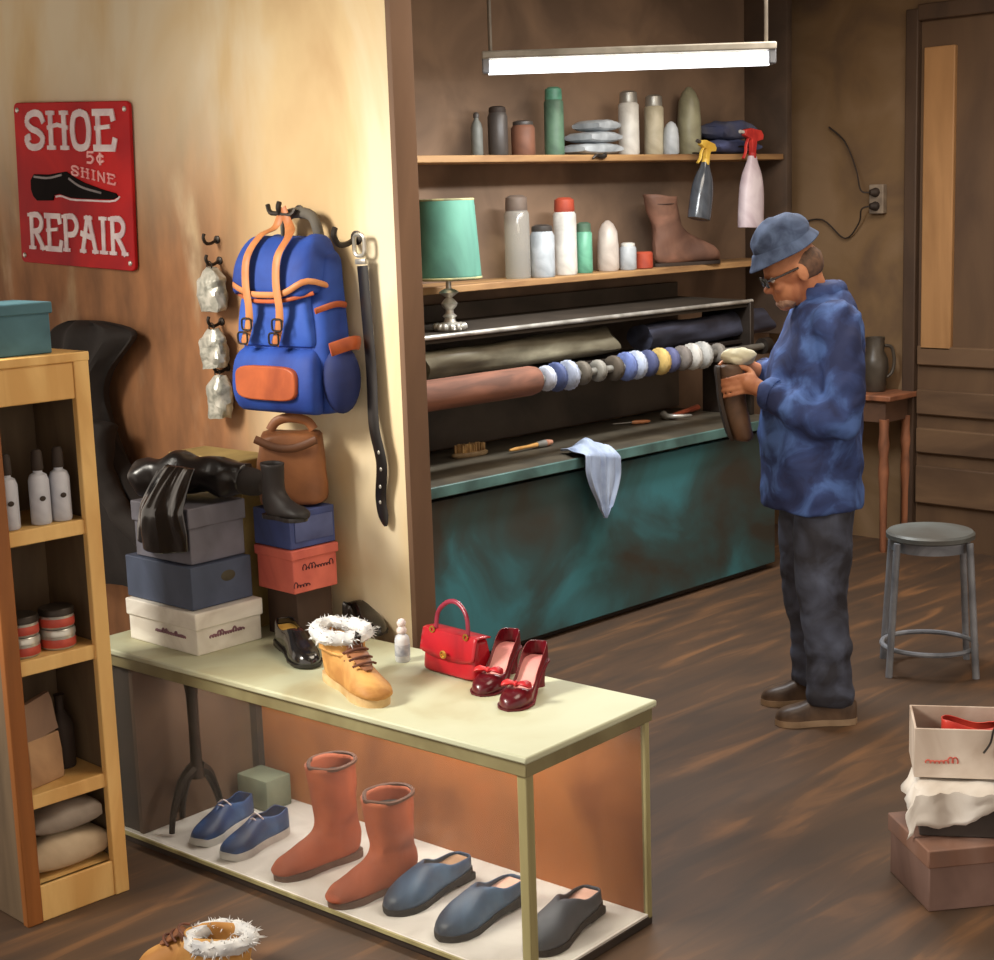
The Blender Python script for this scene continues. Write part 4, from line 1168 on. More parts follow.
bm = nb(); tube(bm, smoothpts([(.02, .055, 0), (-.0, .045, 0), (-.012, .02, 0), (-.005, -.02, 0), (.02, -.055, 0), (.055, -.08, 0)], 18), [.02, .02, .017, .014, .013, .013, .013, .013, .012, .012, .011, .011, .01, .01, .009, .008, .007, .005], 12); obj('head', bm, SILVER, hm)
bm = nb(); tube(bm, [(-.0, .0, 0), (.05, .004, 0), (.2, .012, 0), (.33, .02, 0)], [.01, .012, .013, .016], 10); obj('handle', bm, mat('terracotta_handle', (186, 96, 66), (142, 70, 50), 7, .45), hm)
p = on_z(640, 410, WZ)
ro = thing('rasp', 'thin olive rasp lying behind the hammer at the back of the worktop', 'rasp', (p.x, max(p.y, MYF + .26), WZ + .008), radians(4))
bm = nb(); box(bm, (.1, 0, 0), (.2, .02, .008), bevel=.002); obj('blade', bm, mat('olive_metal', (150, 142, 108), (112, 104, 76), 12, .45, metal=.3), ro)
bm = nb(); tube(bm, [(-.09, 0, 0), (-.06, 0, 0), (-.02, 0, 0), (.002, 0, 0)], [.008, .013, .011, .006], 10); obj('handle', bm, mat('olive_handle', (104, 98, 56), (78, 72, 42), 9, .5), ro)

# pale blue rag hanging over the worktop edge
p = on_y(594, 445, MYF); xr = p.x
zt0, zb0 = MZ, on_y(600, 516, MYF - .04).z
bm = nb(); rows = []
NR = 34
for i in range(NR):
    u = i / (NR - 1)
    if u < .3:
        y = .13 - .145 * (u / .3); z = .009
    else:
        q = (u - .3) / .7; y = -.022 - .012 * q; z = .006 - (zt0 - zb0) * q
    hw = (.07 + .048 * u / .3 if u < .3 else .118 - .1 * max(0, (u - .5) / .5) ** 1.4)
    row = []
    for j in range(29):
        v = j / 28 * 2 - 1
        fold = .012 * sin(v * 8 + u * 2) + .006 * sin(v * 15 + 1)
        if u < .3: row.append((v * hw + .01 * sin(u * 20), y + .01 * sin(v * 6), z + abs(fold) * .9 + .05 * math.exp(-((v * 1.4) ** 2)) * sin(pi * min(1, u / .3) * .8)))
        else: row.append((v * hw + .018 * (u - .3), y - abs(fold) * 1.1 - .018 * (1 - (u - .3)), z - .03 * (1 - v * v) * (u - .3) - .02 * v * (u < .9)))
    rows.append(row)
rings(bm, rows, False, False, closed=False)
tag(obj('rag', bm, mat('pale_blue_cloth', (176, 190, 212), (136, 150, 178), 7, .85), None, (xr, MYF, MZ), solid=.004, sub=1), 'pale blue rag hanging over the edge of the dark worktop', 'rag')

# ------------------------------------------------------------------ wall shelves above the machine
SF = 4.85
SU, SLO = 2.045, 1.505                       # shelf tops
SUX0, SUX1 = 3.6, 7.02


def wall_shelf(label, x0, x1, z):
    r = thing('wall_shelf', label, 'shelf', ((x0 + x1) / 2, SF, z))
    bm = nb(); box(bm, (0, (5.12 - SF) / 2, -.015), (x1 - x0, 5.12 - SF - .004, .03)); obj('board', bm, SHELFWOOD, r, bevel=.004)
    return r


wall_shelf('long upper wooden wall shelf below the fluorescent tube', 3.7, 7.05, SU)
wall_shelf('long lower wooden wall shelf behind the green lamp', 3.7, 7.05, SLO)
bm = nb(); box(bm, (7.1, 4.985, 2.05), (.05, .27, 1.9), bevel=.006); tag(obj('shelf_post', bm, mat('dark_shelf_post', (92, 74, 60), (72, 58, 48), 4, .7)), 'dark upright board closing the right end of both wall shelves', 'upright')
p = on_y(598, 152, SF)
hk2 = thing('shelf_hook', 'small dark curved hook on the front edge of the upper wall shelf', 'hook', (p.x, SF, SU - .012))
bm = nb(); tube(bm, smoothpts([(-.05, -.012, -.006), (-.03, -.016, .008), (0, -.014, .002), (.03, -.014, .004), (.045, -.004, .016)], 14), [.004, .006, .007, .007, .008, .009, .009, .009, .009, .01, .01, .01, .009, .007], 8); obj('bent_bar', bm, DKMETAL, hk2)


def px_m(py0, py1, x, y):
    """height in metres of a pixel span at (x, y)"""
    d = (Vector((x, y, 1.6)) - CAM).dot(CF)
    return abs(py1 - py0) * d / FPX


def at_shelf(px, zt, y):
    p = on_y(px, 200, y); return Vector((p.x, y, zt))


def bottle(name, label, px, ph, pw_, zt, y, m, kind='round', cap=None, group=None, cat='bottle'):
    q = at_shelf(px, zt + .001, y); H = px_m(0, ph, q.x, y); r_ = px_m(0, pw_, q.x, y) / 2
    b = thing(name, label, cat, q, 0, group)
    bm = nb()
    if kind == 'round': lathe(bm, [(r_ * .9, 0), (r_, H * .03), (r_, H * .62), (r_ * .8, H * .74), (r_ * .4, H * .84), (r_ * .36, H * .9)], 20); ch = H * .9
    elif kind == 'jar': lathe(bm, [(r_ * .92, 0), (r_, H * .04), (r_, H * .78), (r_ * .85, H * .86), (r_ * .8, H * .88)], 20); ch = H * .88
    elif kind == 'tall': lathe(bm, [(r_ * .95, 0), (r_, H * .03), (r_ * .97, H * .78), (r_ * .8, H * .82)], 20); ch = H * .82
    elif kind == 'blob': lathe(bm, [(r_ * .9, 0), (r_, H * .06), (r_ * .98, H * .5), (r_ * .86, H * .78), (r_ * .55, H * .92), (r_ * .2, H * .99), (.002, H)], 20); ch = H
    obj('body', bm, m, b)
    if cap:
        bm = nb(); rr = r_ * (.5 if kind == 'round' else .82)
        lathe(bm, [(rr, ch - .004), (rr * 1.05, ch + .004), (rr, H * .97 if kind != 'blob' else H), (rr * .6, H), (.003, H + .001)], 18); obj('cap', bm, cap, b)
    return b


WHITEB = mat('white_plastic', (220, 218, 210), (180, 176, 168), 9, .4)
GREYW = mat('greyish_plastic', (186, 192, 196), (140, 146, 150), 9, .4)
CREAMB = mat('cream_plastic', (190, 182, 158), (146, 136, 112), 8, .5)
GREENB = mat('sea_green_plastic', (110, 176, 146), (64, 112, 92), 8, .4)
DULLG = mat('dull_green_plastic', (96, 128, 104), (62, 84, 70), 8, .5)
DKBOT = mat('dark_bottle', (74, 68, 64), (54, 50, 47), 8, .4)
REDCAP = mat('red_cap', (186, 82, 58), (140, 56, 42), 8, .5)
YS_ = 4.97
G1, G2 = 'things on the upper wall shelf', 'things on the lower wall shelf'
bottle('bottle', 'slim grey bottle at the far left end of the upper wall shelf', 479, 42, 12, SU, YS_, mat('grey_bottle', (116, 118, 112), (84, 84, 80), 8, .5), 'round', DKBOT, G1)
bottle('jar', 'dark jar next to the slim grey bottle on the upper wall shelf', 500, 48, 20, SU, YS_, DKBOT, 'jar', DARK, G1, 'jar')
bottle('canister', 'russet canister left of the tall green bottle on the upper wall shelf', 525, 34, 24, SU, YS_, mat('russet_can', (126, 84, 64), (96, 64, 50), 8, .6), 'jar', DKBOT, G1, 'canister')
bottle('bottle', 'tall green bottle on the upper wall shelf', 556, 66, 20, SU, YS_, DULLG, 'tall', GREENB, G1)
bottle('bottle', 'tall white bottle with silver cap, left one of two on the upper wall shelf', 630, 62, 21, SU, YS_, WHITEB, 'tall', STEEL, G1)
bottle('bottle', 'tall cream bottle with silver cap, right one of two on the upper wall shelf', 655, 58, 20, SU, YS_, CREAMB, 'tall', STEEL, G1)
bottle('jar', 'short white jar in front of the tall pale bottle on the upper wall shelf', 672, 32, 16, SU, YS_ - .07, GREYW, 'blob', None, G1, 'jar')
bottle('bottle', 'tall pale olive bottle between the short white jar and the blue cloths', 690, 66, 24, SU, YS_ + .05, mat('pale_olive_bottle', (158, 156, 128), (118, 114, 92), 7, .4), 'blob', None, G1)
# folded white cloths, stacked
for j, (w_, lab) in enumerate([(50, 'folded white cloth at the bottom of the pile on the upper wall shelf'), (40, 'folded white cloth in the middle of the pile on the upper wall shelf'), (28, 'folded white cloth on top of the pile on the upper wall shelf')]):
    q = at_shelf(592 + j * 3, SU, YS_ - .03); hw = px_m(0, w_, q.x, q.y) / 2 * 1.15
    bm = nb(); R = []
    for i in range(12):
        u = i / 11; e = .45 + 1.1 * sqrt(max(0, .25 - (u - .5) ** 2))
        R.append([(hw * (2 * u - 1), .085 * math.copysign(abs(cos(t)) ** .5, cos(t)), .026 + .026 * e * math.copysign(abs(sin(t)) ** .5, sin(t))) for t in [2 * pi * s / 20 for s in range(20)]])
    rings(bm, R)
    for v in bm.verts: v.co.z += noise.noise(v.co * 25 + Vector((j, 0, 0))) * .006 * (v.co.z > .02)
    tag(obj('folded_cloth', bm, GREYW, None, (q.x, q.y, SU + .001 + j * .053)), lab, 'cloth', 'folded white cloths')
NB = mat('dusk_blue_cloth', (84, 92, 132), (58, 60, 82), 6, .8)
for j, (h, px, w_, lab) in enumerate([(.07, 725, 70, 'folded dusk blue cloth lying flat on the upper wall shelf above the spray bottles'), (.1, 728, 56, 'crumpled dark blue cloth heaped on the folded dusk blue cloth')]):
    q = at_shelf(px, SU, YS_); hw = px_m(0, w_, q.x, q.y) / 2
    bm = nb(); R = []
    for i in range(14):
        u = i / 13; e = .3 + 1.4 * sqrt(max(0, .25 - (u - .5) ** 2))
        R.append([(hw * (2 * u - 1), .1 * math.copysign(abs(cos(t)) ** .55, cos(t)) * (1 - .2 * j), h / 2 + h / 2 * e * math.copysign(abs(sin(t)) ** .55, sin(t))) for t in [2 * pi * s / 24 for s in range(24)]])
    rings(bm, R)
    for v in bm.verts:
        if v.co.z > .02: v.co += noise.noise_vector(v.co * 15 + Vector((j * 5, 0, 0))) * .018
    tag(obj('folded_cloth', bm, NB if j == 0 else mat('dark_blue_cloth', (66, 72, 104), (92, 92, 104), 5, .8), None, (q.x, q.y, SU + .002 + j * .069)), lab, 'cloth')

# lower shelf
bottle('bottle', 'tall clear bottle with rounded shoulders nearest the green lamp on the lower wall shelf', 516, 82, 26, SLO, YS_, CLEAR, 'tall', mat('brown_grey_cap', (120, 104, 92), (92, 80, 72), 8, .5), G2)
bottle('jar', 'grey glass jar with dark lid between the tall clear bottle and the white bottle', 541, 52, 25, SLO, YS_ - .06, GREYW, 'jar', DKBOT, G2, 'jar')
bottle('bottle', 'tall white bottle with red cap on the lower wall shelf', 564, 76, 24, SLO, YS_ - .01, WHITEB, 'tall', REDCAP, G2)
bottle('bottle', 'short sea green bottle right of the red capped white bottle', 583, 50, 17, SLO, YS_, GREENB, 'tall', DULLG, G2)
bottle('bottle', 'pointed frosted bottle right of the sea green bottle on the lower wall shelf', 607, 50, 22, SLO, YS_, mat('frosted_white', (206, 196, 186), (164, 152, 142), 8, .35), 'blob', None, G2)
bottle('jar', 'small pale jar between the frosted bottle and the small red tin', 627, 27, 17, SLO, YS_ - .04, GREYW, 'jar', WHITEB, G2, 'jar')
bottle('tin', 'small red tin beside the brown ankle boot on the lower wall shelf', 643, 19, 18, SLO, YS_ - .04, REDCAP, 'jar', None, G2, 'tin')
q = at_shelf(655, SLO + .001, YS_ - .03)
sL = px_m(0, 66, q.x, q.y) * 1.25
r = thing('ankle_boot', 'dusty brown ankle boot on the lower wall shelf', 'boot', q + Vector((.02, .03, 0)), radians(-16))
DUSTY = mat('dusty_brown_leather', (142, 102, 84), (98, 70, 58), 6, .6, c3=(120, 86, 70), bump=.15)
k = sL / .3
bm = nb(); solepart(bm, flat(.016), sL, .016, grow=1.05); obj('sole', bm, DARK, r)
F = [(.1, .25), (.108, .2), (.12, .15), (.15, .12), (.195, .1), (.24, .08), (.275, .06), (.297, .03)]
B = [(-.04, .262), (-.022, .2), (0, .14), (-.003, .07), (.02, .01), (.15, .008), (.25, .01), (.292, .012)]
bm = nb(); fan(bm, [(x * k, z * k) for x, z in F], [(x * k, z * k) for x, z in B], [.055, .052, .048, .046, .046, .05, .046, .014], m=28)
for v in bm.verts: v.co += noise.noise_vector(v.co * 20) * .006 * (v.co.z > .04)
obj('upper', bm, DUSTY, r, solid=.004)
bm = nb(); lathe(bm, [(.046 * k, .225 * k), (.046 * k, .227 * k)], 14, (.034 * k, 0, 0), sx=1.25); obj('lining', bm, DARK, r)


def spray(label, px, py_top, py_bot, tilt, mbody, mhead, mn, group, w_):
    Y = SF - .075
    t = on_y(px, py_top, Y); b_ = on_y(px, py_bot, Y); H = t.z - b_.z
    r = thing('spray_bottle', label, 'spray bottle', (t.x, Y, b_.z), 0, group)
    r.rotation_euler = (0, tilt, 0)
    hb_ = H * .72
    hw = px_m(0, w_, t.x, Y) / 2
    bm = nb(); R = []
    for z, a_, d_ in smoothpts([(0, hw * .96, .04), (.012, hw, .045), (hb_ * .45, hw * .98, .044), (hb_ * .72, hw * .8, .036), (hb_ * .9, hw * .45, .022), (hb_, hw * .34, .017)], 18):
        R.append([(a_ * math.copysign(abs(cos(t_)) ** .75, cos(t_)), d_ * math.copysign(abs(sin(t_)) ** .75, sin(t_)), z) for t_ in [2 * pi * s / 24 for s in range(24)]])
    rings(bm, R); obj('body', bm, mbody, r)
    bm = nb(); lathe(bm, [(.018, hb_ - .012), (.02, hb_ - .008), (.02, hb_ + .016), (.014, hb_ + .02)], 16); obj('collar', bm, mhead, r)
    s_ = H * .28 / .085
    bm = nb(); prism(bm, [(-.05 * s_, hb_ + .06 * s_), (-.046 * s_, hb_ + .078 * s_), (-.02 * s_, hb_ + .084 * s_), (.035 * s_, hb_ + .08 * s_), (.048 * s_, hb_ + .066 * s_), (.045 * s_, hb_ + .052 * s_), (.014 * s_, hb_ + .045 * s_), (.012, hb_), (-.012, hb_), (-.014 * s_, hb_ + .05 * s_)], -.014, .014); h_ = obj('trigger_head', bm, mhead, r, bevel=.004)
    bm = nb(); tube(bm, smoothpts([(-.02 * s_, 0, hb_ + .058 * s_), (-.034 * s_, 0, hb_ + .035 * s_), (-.036 * s_, 0, hb_ + .01 * s_), (-.048 * s_, 0, hb_ - .01 * s_)], 10), (.005, .009), 8, up=(1, 0, 0)); obj('trigger', bm, mhead, h_)
    bm = nb(); tube(bm, [(-.05 * s_, 0, hb_ + .07 * s_), (-.068 * s_, 0, hb_ + .071 * s_)], .009, 10); obj('nozzle', bm, mn, h_)
    # hanging clip over the shelf edge
    bm = nb(); tube(bm, smoothpts([(0, .01, hb_ + .04), (0, .06, hb_ + .05), (0, .085, hb_ + .05)], 8), .004, 6); obj('clip', bm, DKMETAL, r)
    return r


spray('dark spray bottle with yellow trigger head hanging from the upper wall shelf', 698, 139, 219, radians(12), mat('smoky_plastic', (52, 54, 58), (34, 35, 38), 5, .22, spec=.8, c3=(78, 84, 92), c3pos=.45, contrast=(.3, .7)), mat('yellow_plastic', (232, 196, 88), (196, 152, 56), 10, .4), DKBOT, 'spray bottles on the shelf edge', 25)
spray('pinkish white spray bottle with red trigger head hanging above the man', 750, 128, 227, radians(3), mat('pinkish_plastic', (228, 216, 222), (188, 168, 178), 6, .35), mat('red_plastic', (214, 66, 58), (168, 42, 42), 10, .4), WHITEB, 'spray bottles on the shelf edge', 32)

# green table lamp on the hood
p = on_y(460, 313, MYF + .24)
LZ = HZ + .004
p.x -= .03
lp = thing('table_lamp', 'table lamp with green shade and ornate silver base', 'lamp', (p.x, MYF + .27, LZ))
LH = px_m(182, 313, p.x, MYF + .27) * 1.0
sh0 = LH * .39
bm = nb(); lathe(bm, [(.062, 0), (.066, .008), (.06, .02), (.05, .03), (.026, .036), (.02, .05), (.03, .06), (.018, .07), (.016, .085), (.03, .1), (.034, .112), (.022, .126), (.012, .135), (.03, .148), (.042, .156), (.03, .166), (.012, .172), (.01, sh0 + .03)], 24); obj('base', bm, SILVER, lp)
bm = nb()
for i in range(14):
    t = 2 * pi * i / 14; ell(bm, (.06 * cos(t), .06 * sin(t), .016), (.013, .013, .016), 8)
obj('beading', bm, SILVER, lp)
rw = px_m(0, 68, p.x, MYF + .27) / 2
bm = nb(); lathe(bm, [(rw, sh0), (rw * .985, sh0 + .02), (rw * .84, LH - .01), (rw * .82, LH)], 36, cap0=False, cap1=False)
src = mat('sea_green_fabric', (92, 146, 126), (62, 96, 86), 5, .7, (1, 1, .4))
sd = obj('shade', bm, src, lp, solid=.003)
for z, r_ in ((sh0 + .006, rw * 1.005), (LH - .006, rw * .83)):
    bm = nb(); lathe(bm, [(r_, z - .006), (r_ + .002, z), (r_, z + .006)], 36, cap0=False, cap1=False); obj('trim', bm, mat('olive_braid', (168, 160, 112), (120, 116, 84), 20, .7), sd, solid=.002)
bm = nb(); ell(bm, (0, 0, sh0 + .07), (.03, .03, .04), 16); obj('bulb', bm, emis('bulb_glow', (255, 226, 180), 2.0), lp)

# fluorescent tube hung from the ceiling
TD = 6.3


def at_depth(px, py, d):
    r_ = ray(px, py); return CAM + r_ * (d / r_.dot(CF))


ta, tb2 = at_depth(482, 66, TD), at_depth(775, 54, TD)
tc_ = (ta + tb2) / 2; dv = tb2 - ta; TL = dv.length
tl = thing('fluorescent_lamp', 'bright white fluorescent tube lamp hung on two rods above the workbench', 'lamp', (tc_.x, tc_.y, tc_.z), atan2(dv.y, dv.x))
bm = nb(); box(bm, (0, 0, .035), (TL, .09, .03)); obj('housing', bm, mat('dusty_white_metal', (186, 182, 172), (150, 146, 136), 8, .5), tl, bevel=.006)
for x in (-1, 1):
    bm = nb(); box(bm, (x * (TL / 2 - .015), 0, .0), (.03, .07, .07)); obj('end_cap', bm, GREYMETAL, tl, bevel=.006)
    bm = nb(); tube(bm, [(x * TL * .47, 0, .045), (x * TL * .47, 0, CEILZ - tc_.z)], .008, 8); obj('rod', bm, mat('rod_grey', (128, 120, 110), (104, 98, 90), 8, .5), tl)
bm = nb(); tube(bm, [(-TL / 2 + .025, 0, -.012), (TL / 2 - .025, 0, -.012)], .028, 16); obj('tube', bm, emis('tube_glow', (255, 255, 255), 3.2), tl)

# ------------------------------------------------------------------ right side: outlet, table, jug, stool, boxes
q = on_right(880, 199)
ol = thing('wall_outlet', 'small pale electric outlet with two dark plugs on the brown right wall', 'outlet', (7.3, q.y, q.z), -pi / 2)
bm = nb(); box(bm, (0, -.02, 0), (.085, .04, .15)); obj('box', bm, mat('dusty_outlet', (150, 134, 116), (118, 104, 90), 9, .6), ol, bevel=.006)
for z, P in ((.035, [(-.02, -.07, .035), (-.06, -.09, .05), (-.12, -.04, .16), (-.2, -.02, .3), (-.3, -.015, .38)]), (-.035, [(-.02, -.07, -.035), (-.06, -.08, -.05), (-.1, -.04, -.12), (-.2, -.015, -.2), (-.34, -.015, -.1), (-.5, -.015, -.12)])):
    bm = nb(); tube(bm, [(0, -.038, z), (0, -.05, z), (-.016, -.072, z)], [.024, .024, .014], 12); pg = obj('plug', bm, DARK, ol)
    bm = nb(); tube(bm, smoothpts(P, 26), .0045, 6); obj('cord', bm, DARK, pg)

TX, TY0, TY1, TZ_ = 7.02, 4.2, 4.83, .815
tbm = mat('terracotta_wood', (158, 102, 72), (116, 76, 56), 6, .5, (1, 3, 1))
tbb = thing('side_table', 'narrow reddish wood side table against the right wall behind the man', 'table', (TX - .02, TY0, 0))
bm = nb(); box(bm, (.14, .31, TZ_ - .015), (.28, .66, .03)); obj('top', bm, tbm, tbb, bevel=.006)
bm = nb(); box(bm, (.14, .31, TZ_ - .085), (.23, .58, .11)); obj('apron', bm, mat('dark_wood_apron', (104, 76, 58), (80, 58, 46), 6, .6), tbb)
for x in (.03, .245):
    for y in (.03, .59):
        bm = nb(); lathe(bm, [(.014, 0), (.018, .02), (.02, .3), (.028, .42), (.022, .5), (.03, .56), (.024, .62), (.026, .69)], 14, (x, y, 0)); obj('leg', bm, tbm, tbb)
q = on_x(878, 403, TX + .13)
jg = thing('jug', 'dark jug with round handle standing on the reddish side table', 'jug', (TX + .13, q.y + .02, TZ_ + .001), radians(-45))
JM = mat('dark_glaze', (74, 66, 56), (54, 48, 42), 6, .35, spec=.6)
JH = .28
bm = nb(); lathe(bm, [(.05, 0), (.056, .01), (.058, .06), (.07, .12), (.066, .17), (.046, .21), (.05, JH), (.044, JH), (.04, .21)], 24); obj('body', bm, JM, jg)
bm = nb(); tube(bm, smoothpts([(.05, 0, .235), (.085, 0, .225), (.1, 0, .16), (.09, 0, .1), (.062, 0, .07)], 16), .009, 8); obj('handle', bm, JM, jg)

# metal stool
s1, s2 = on_z(890, 680, 0), on_z(974, 675, 0)
mid = (s1 + s2) / 2; dd = s2 - s1; sa = radians(-54); hw = dd.length / 2 * .96
nrm = Vector((-sin(sa), cos(sa), 0))
zs_ = .55
stl = thing('stool', 'round grey metal stool with a ring footrest beside the man', 'stool', mid + nrm * hw * .78, sa)
bm = nb(); lathe(bm, [(hw * .98, zs_ - .03), (hw * 1.05, zs_ - .024), (hw * 1.05, zs_ - .008), (hw * 1.0, zs_), (hw * .5, zs_ + .002)], 36); obj('seat', bm, mat('worn_grey_seat', (116, 124, 124), (88, 86, 82), 4, .45, metal=.2), stl)
bm = nb(); lathe(bm, [(hw * .92, zs_ - .07), (hw * .94, zs_ - .07), (hw * .94, zs_ - .03), (hw * .92, zs_ - .03)], 36, cap0=False, cap1=False); obj('apron_ring', bm, GREYMETAL, stl, solid=.004)
for x in (-1, 1):
    for y in (-1, 1):
        bm = nb(); tube(bm, [(x * hw * 1.02, y * hw * .82, 0), (x * hw * .84, y * hw * .66, zs_ - .03)], .0135, 10); obj('leg', bm, GREYMETAL, stl)
bm = nb(); rr = hw * 1.12; tube(bm, [(rr * cos(t), rr * sin(t) * .95, .1) for t in [2 * pi * s / 40 for s in range(41)]], .01, 8); obj('footrest_ring', bm, GREYMETAL, stl)

# boxes on the floor at the right
c0, c1 = on_z(928, 913, 0), on_z(888, 871, 0)
dl = c1 - c0; sy_ = dl.length; rz_ = atan2(dl.y, dl.x) - pi / 2
MB_ = mat('mauve_brown_card', (140, 112, 102), (108, 84, 76), 4, .7)
MBL = mat('mauve_brown_lid', (150, 120, 108), (116, 90, 80), 4, .7, c3=(128, 94, 78))
h1 = px_m(0, 72, c0.x, c0.y) * .98
b1_ = carton('shoe_box', 'mauve brown lidded shoe box on the floor, bottom of the right stack', c0, rz_, .36, sy_, h1, .05, MB_, MBL)
RX = Matrix.Rotation(rz_, 4, 'Z')
c2 = on_z(918, 836, h1 + .001)
rz2_ = radians(-56)
RX = Matrix.Rotation(rz2_, 4, 'Z')
h2 = .12
b2_ = carton('shoe_box', 'dark shoe box half covered by white paper in the middle of the right stack', c2, rz2_, .32, .2, h2, 0, mat('dark_grey_card', (72, 64, 60), (54, 48, 46), 5, .7))
bm = nb(); ell(bm, (.05, .002, .035), (.012, .003, .014), 4); obj('mark', bm, mat('pale_mark', (176, 172, 166), (150, 146, 140), 9, .6), b2_)
c3 = on_z(914, 777, h1 + h2 + .018)
# crumpled white paper draped over the dark box
bm = nb(); rows = []
NX, NY = 30, 26
for j in range(NY):
    v = j / (NY - 1)
    row = []
    for i in range(NX):
        u = i / (NX - 1)
        s_ = v * .30 - .085                     # arc from the front face up over the top
        x = -.03 + .39 * u
        drop = .075 + .025 * sin(u * 7) * (u < .9) - .02 * u
        if s_ < 0: y, z = -.012 - .012 * sin(u * 11) ** 2, h2 + .008 + s_ / .085 * drop
        else: y, z = s_ - .012, h2 + .008
        if x < 0: z -= min(.06, (-x) * 2.2); y += 0
        row.append((x + .004 * sin(v * 20), y, z + (.005 * noise.noise(Vector((u * 14, v * 14, 2))) if s_ < 0.0 else .003 * noise.noise(Vector((u * 9, v * 9, 1))))))
    rows.append(row)
rings(bm, rows, False, False, closed=False)
for v in bm.verts:
    n_ = noise.noise_vector(v.co * 30)
    if v.co.y < 0 or v.co.x < 0: v.co += Vector((n_.x, -abs(n_.y), n_.z)) * .009
wp = obj('wrapping_paper', bm, mat('white_paper', (228, 224, 218), (190, 178, 164), 4, .8, bump=.1), None, c2, rz2_, solid=.002)
tag(wp, 'crumpled white paper draped over the dark box in the right stack', 'paper')
# open white box with red shoes
WB = mat('dusty_white_box', (212, 200, 188), (172, 152, 136), 5, .7)
h3 = .135; sx3, sy3 = .34, .2
ob_ = thing('open_shoe_box', 'open white shoe box holding red shoes on top of the right stack', 'box', c3, rz2_)
for c_, s_ in (((sx3 / 2, .003, h3 / 2), (sx3, .006, h3)), ((sx3 / 2, sy3 - .003, h3 / 2), (sx3, .006, h3)), ((.003, sy3 / 2, h3 / 2), (.006, sy3 - .012, h3)), ((sx3 - .003, sy3 / 2, h3 / 2), (.006, sy3 - .012, h3))):
    bm = nb(); box(bm, c_, s_); obj('side', bm, WB, ob_, bevel=.0015)
bm = nb(); box(bm, (sx3 / 2, sy3 / 2, .004), (sx3 - .012, sy3 - .012, .006)); obj('bottom', bm, WB, ob_)
scribble(ob_, 'lettering', mat('faded_red_ink', (206, 104, 88), (180, 84, 72), 12, .6), 0.03, .11, .045, -.001, .007, 23, n=30, th=.0022)
REDS = mat('vermilion_leather', (214, 72, 56), (170, 46, 42), 7, .4)
for i, (dx, dy, rz2, lab) in enumerate([(.27, .056, pi, 'vermilion red shoe resting against the near rim inside the open white box'), (.08, .13, .0, 'vermilion red shoe deeper inside the open white box')]):
    q = c3 + RX @ Vector((dx, dy, .0))
    r = thing('flat_shoe', lab, 'shoe', (q.x, q.y, c3.z + .062), rz2_ + rz2, 'red shoes in the open box')
    L_ = .22
    bm = nb(); solepart(bm, flat(.008), L_, .008, grow=1.03); obj('sole', bm, BLACK, r)
    bm = nb(); upper(bm, [(0, .006, .055, .012), (.1, .006, .055, .026), (.4, .006, .036, .028), (.6, .006, .04, .026), (.7, .006, .046, .008), (.76, .006, .045, 0), (.9, .006, .034, 0), (1, .006, .012, 0)], L_); obj('upper', bm, REDS, r, solid=.003)
    bm = nb(); insolepart(bm, flat(.01), L_, .03, .72); obj('insole', bm, DARK, r)
bm = nb(); P = [RX @ Vector(v) for v in smoothpts([(.23, .06, h3 - .03), (.215, .02, h3 + .006), (.2, -.006, h3 + .004), (.192, -.011, h3 - .03), (.175, -.012, h3 - .058)], 16)]
tube(bm, P, (.006, .003), 8, up=(1, 0, 0)); tag(obj('shoe_strap', bm, BLACK, None, c3), 'dark strap hanging over the near rim of the open white box', 'strap')
# packing that fills the box
bm = nb(); box(bm, (sx3 / 2, sy3 / 2, .034), (sx3 - .02, sy3 - .02, .05), bevel=.01); 
for v in bm.verts: v.co += noise.noise_vector(v.co * 30) * .003
tag(obj('tissue_paper', bm, DARKCLOTH, None, c3, rz2_), 'dark tissue paper lining the open white box', 'paper')

# ------------------------------------------------------------------ the man
MRZ = radians(135)
MR = Matrix.Rotation(MRZ, 4, 'Z')
foot = on_z(819, 724, 0)
MO = foot - MR @ Vector((.01, .12, 0))
man = thing('person', 'man in blue jacket and blue hat bowing his head over a brown boot', 'person', MO, MRZ)
SKIN = mat('weathered_skin', (206, 142, 104), (172, 108, 76), 14, .55)
JACK = mat('blue_jacket', (84, 116, 182), (42, 52, 92), 9, .8, contrast=(.36, .64), c3=(54, 72, 124), bump=.1)
TROU = mat('dark_denim', (92, 100, 122), (50, 50, 58), 7, .8, bump=.1)
HATM = mat('faded_blue_wool', (92, 110, 144), (58, 70, 98), 16, .9, bump=.15)
MSH = mat('brown_shoe', (118, 94, 74), (70, 54, 44), 9, .45)
HC = Vector((.078, 0, 1.592)); HR = Matrix.Rotation(radians(22), 4, 'Y')


def hp(x, y, z): return HC + (HR @ Vector((x, y, z)))


def limb(bm, P, R_, n=16):
    k = 26
    Q = smoothpts([(*p, r) for p, r in zip(P, R_)], k)
    tube(bm, [q[:3] for q in Q], [q[3] for q in Q], n)
    ell(bm, Q[0][:3], (Q[0][3],) * 3, 14); ell(bm, Q[-1][:3], (Q[-1][3],) * 3, 14)


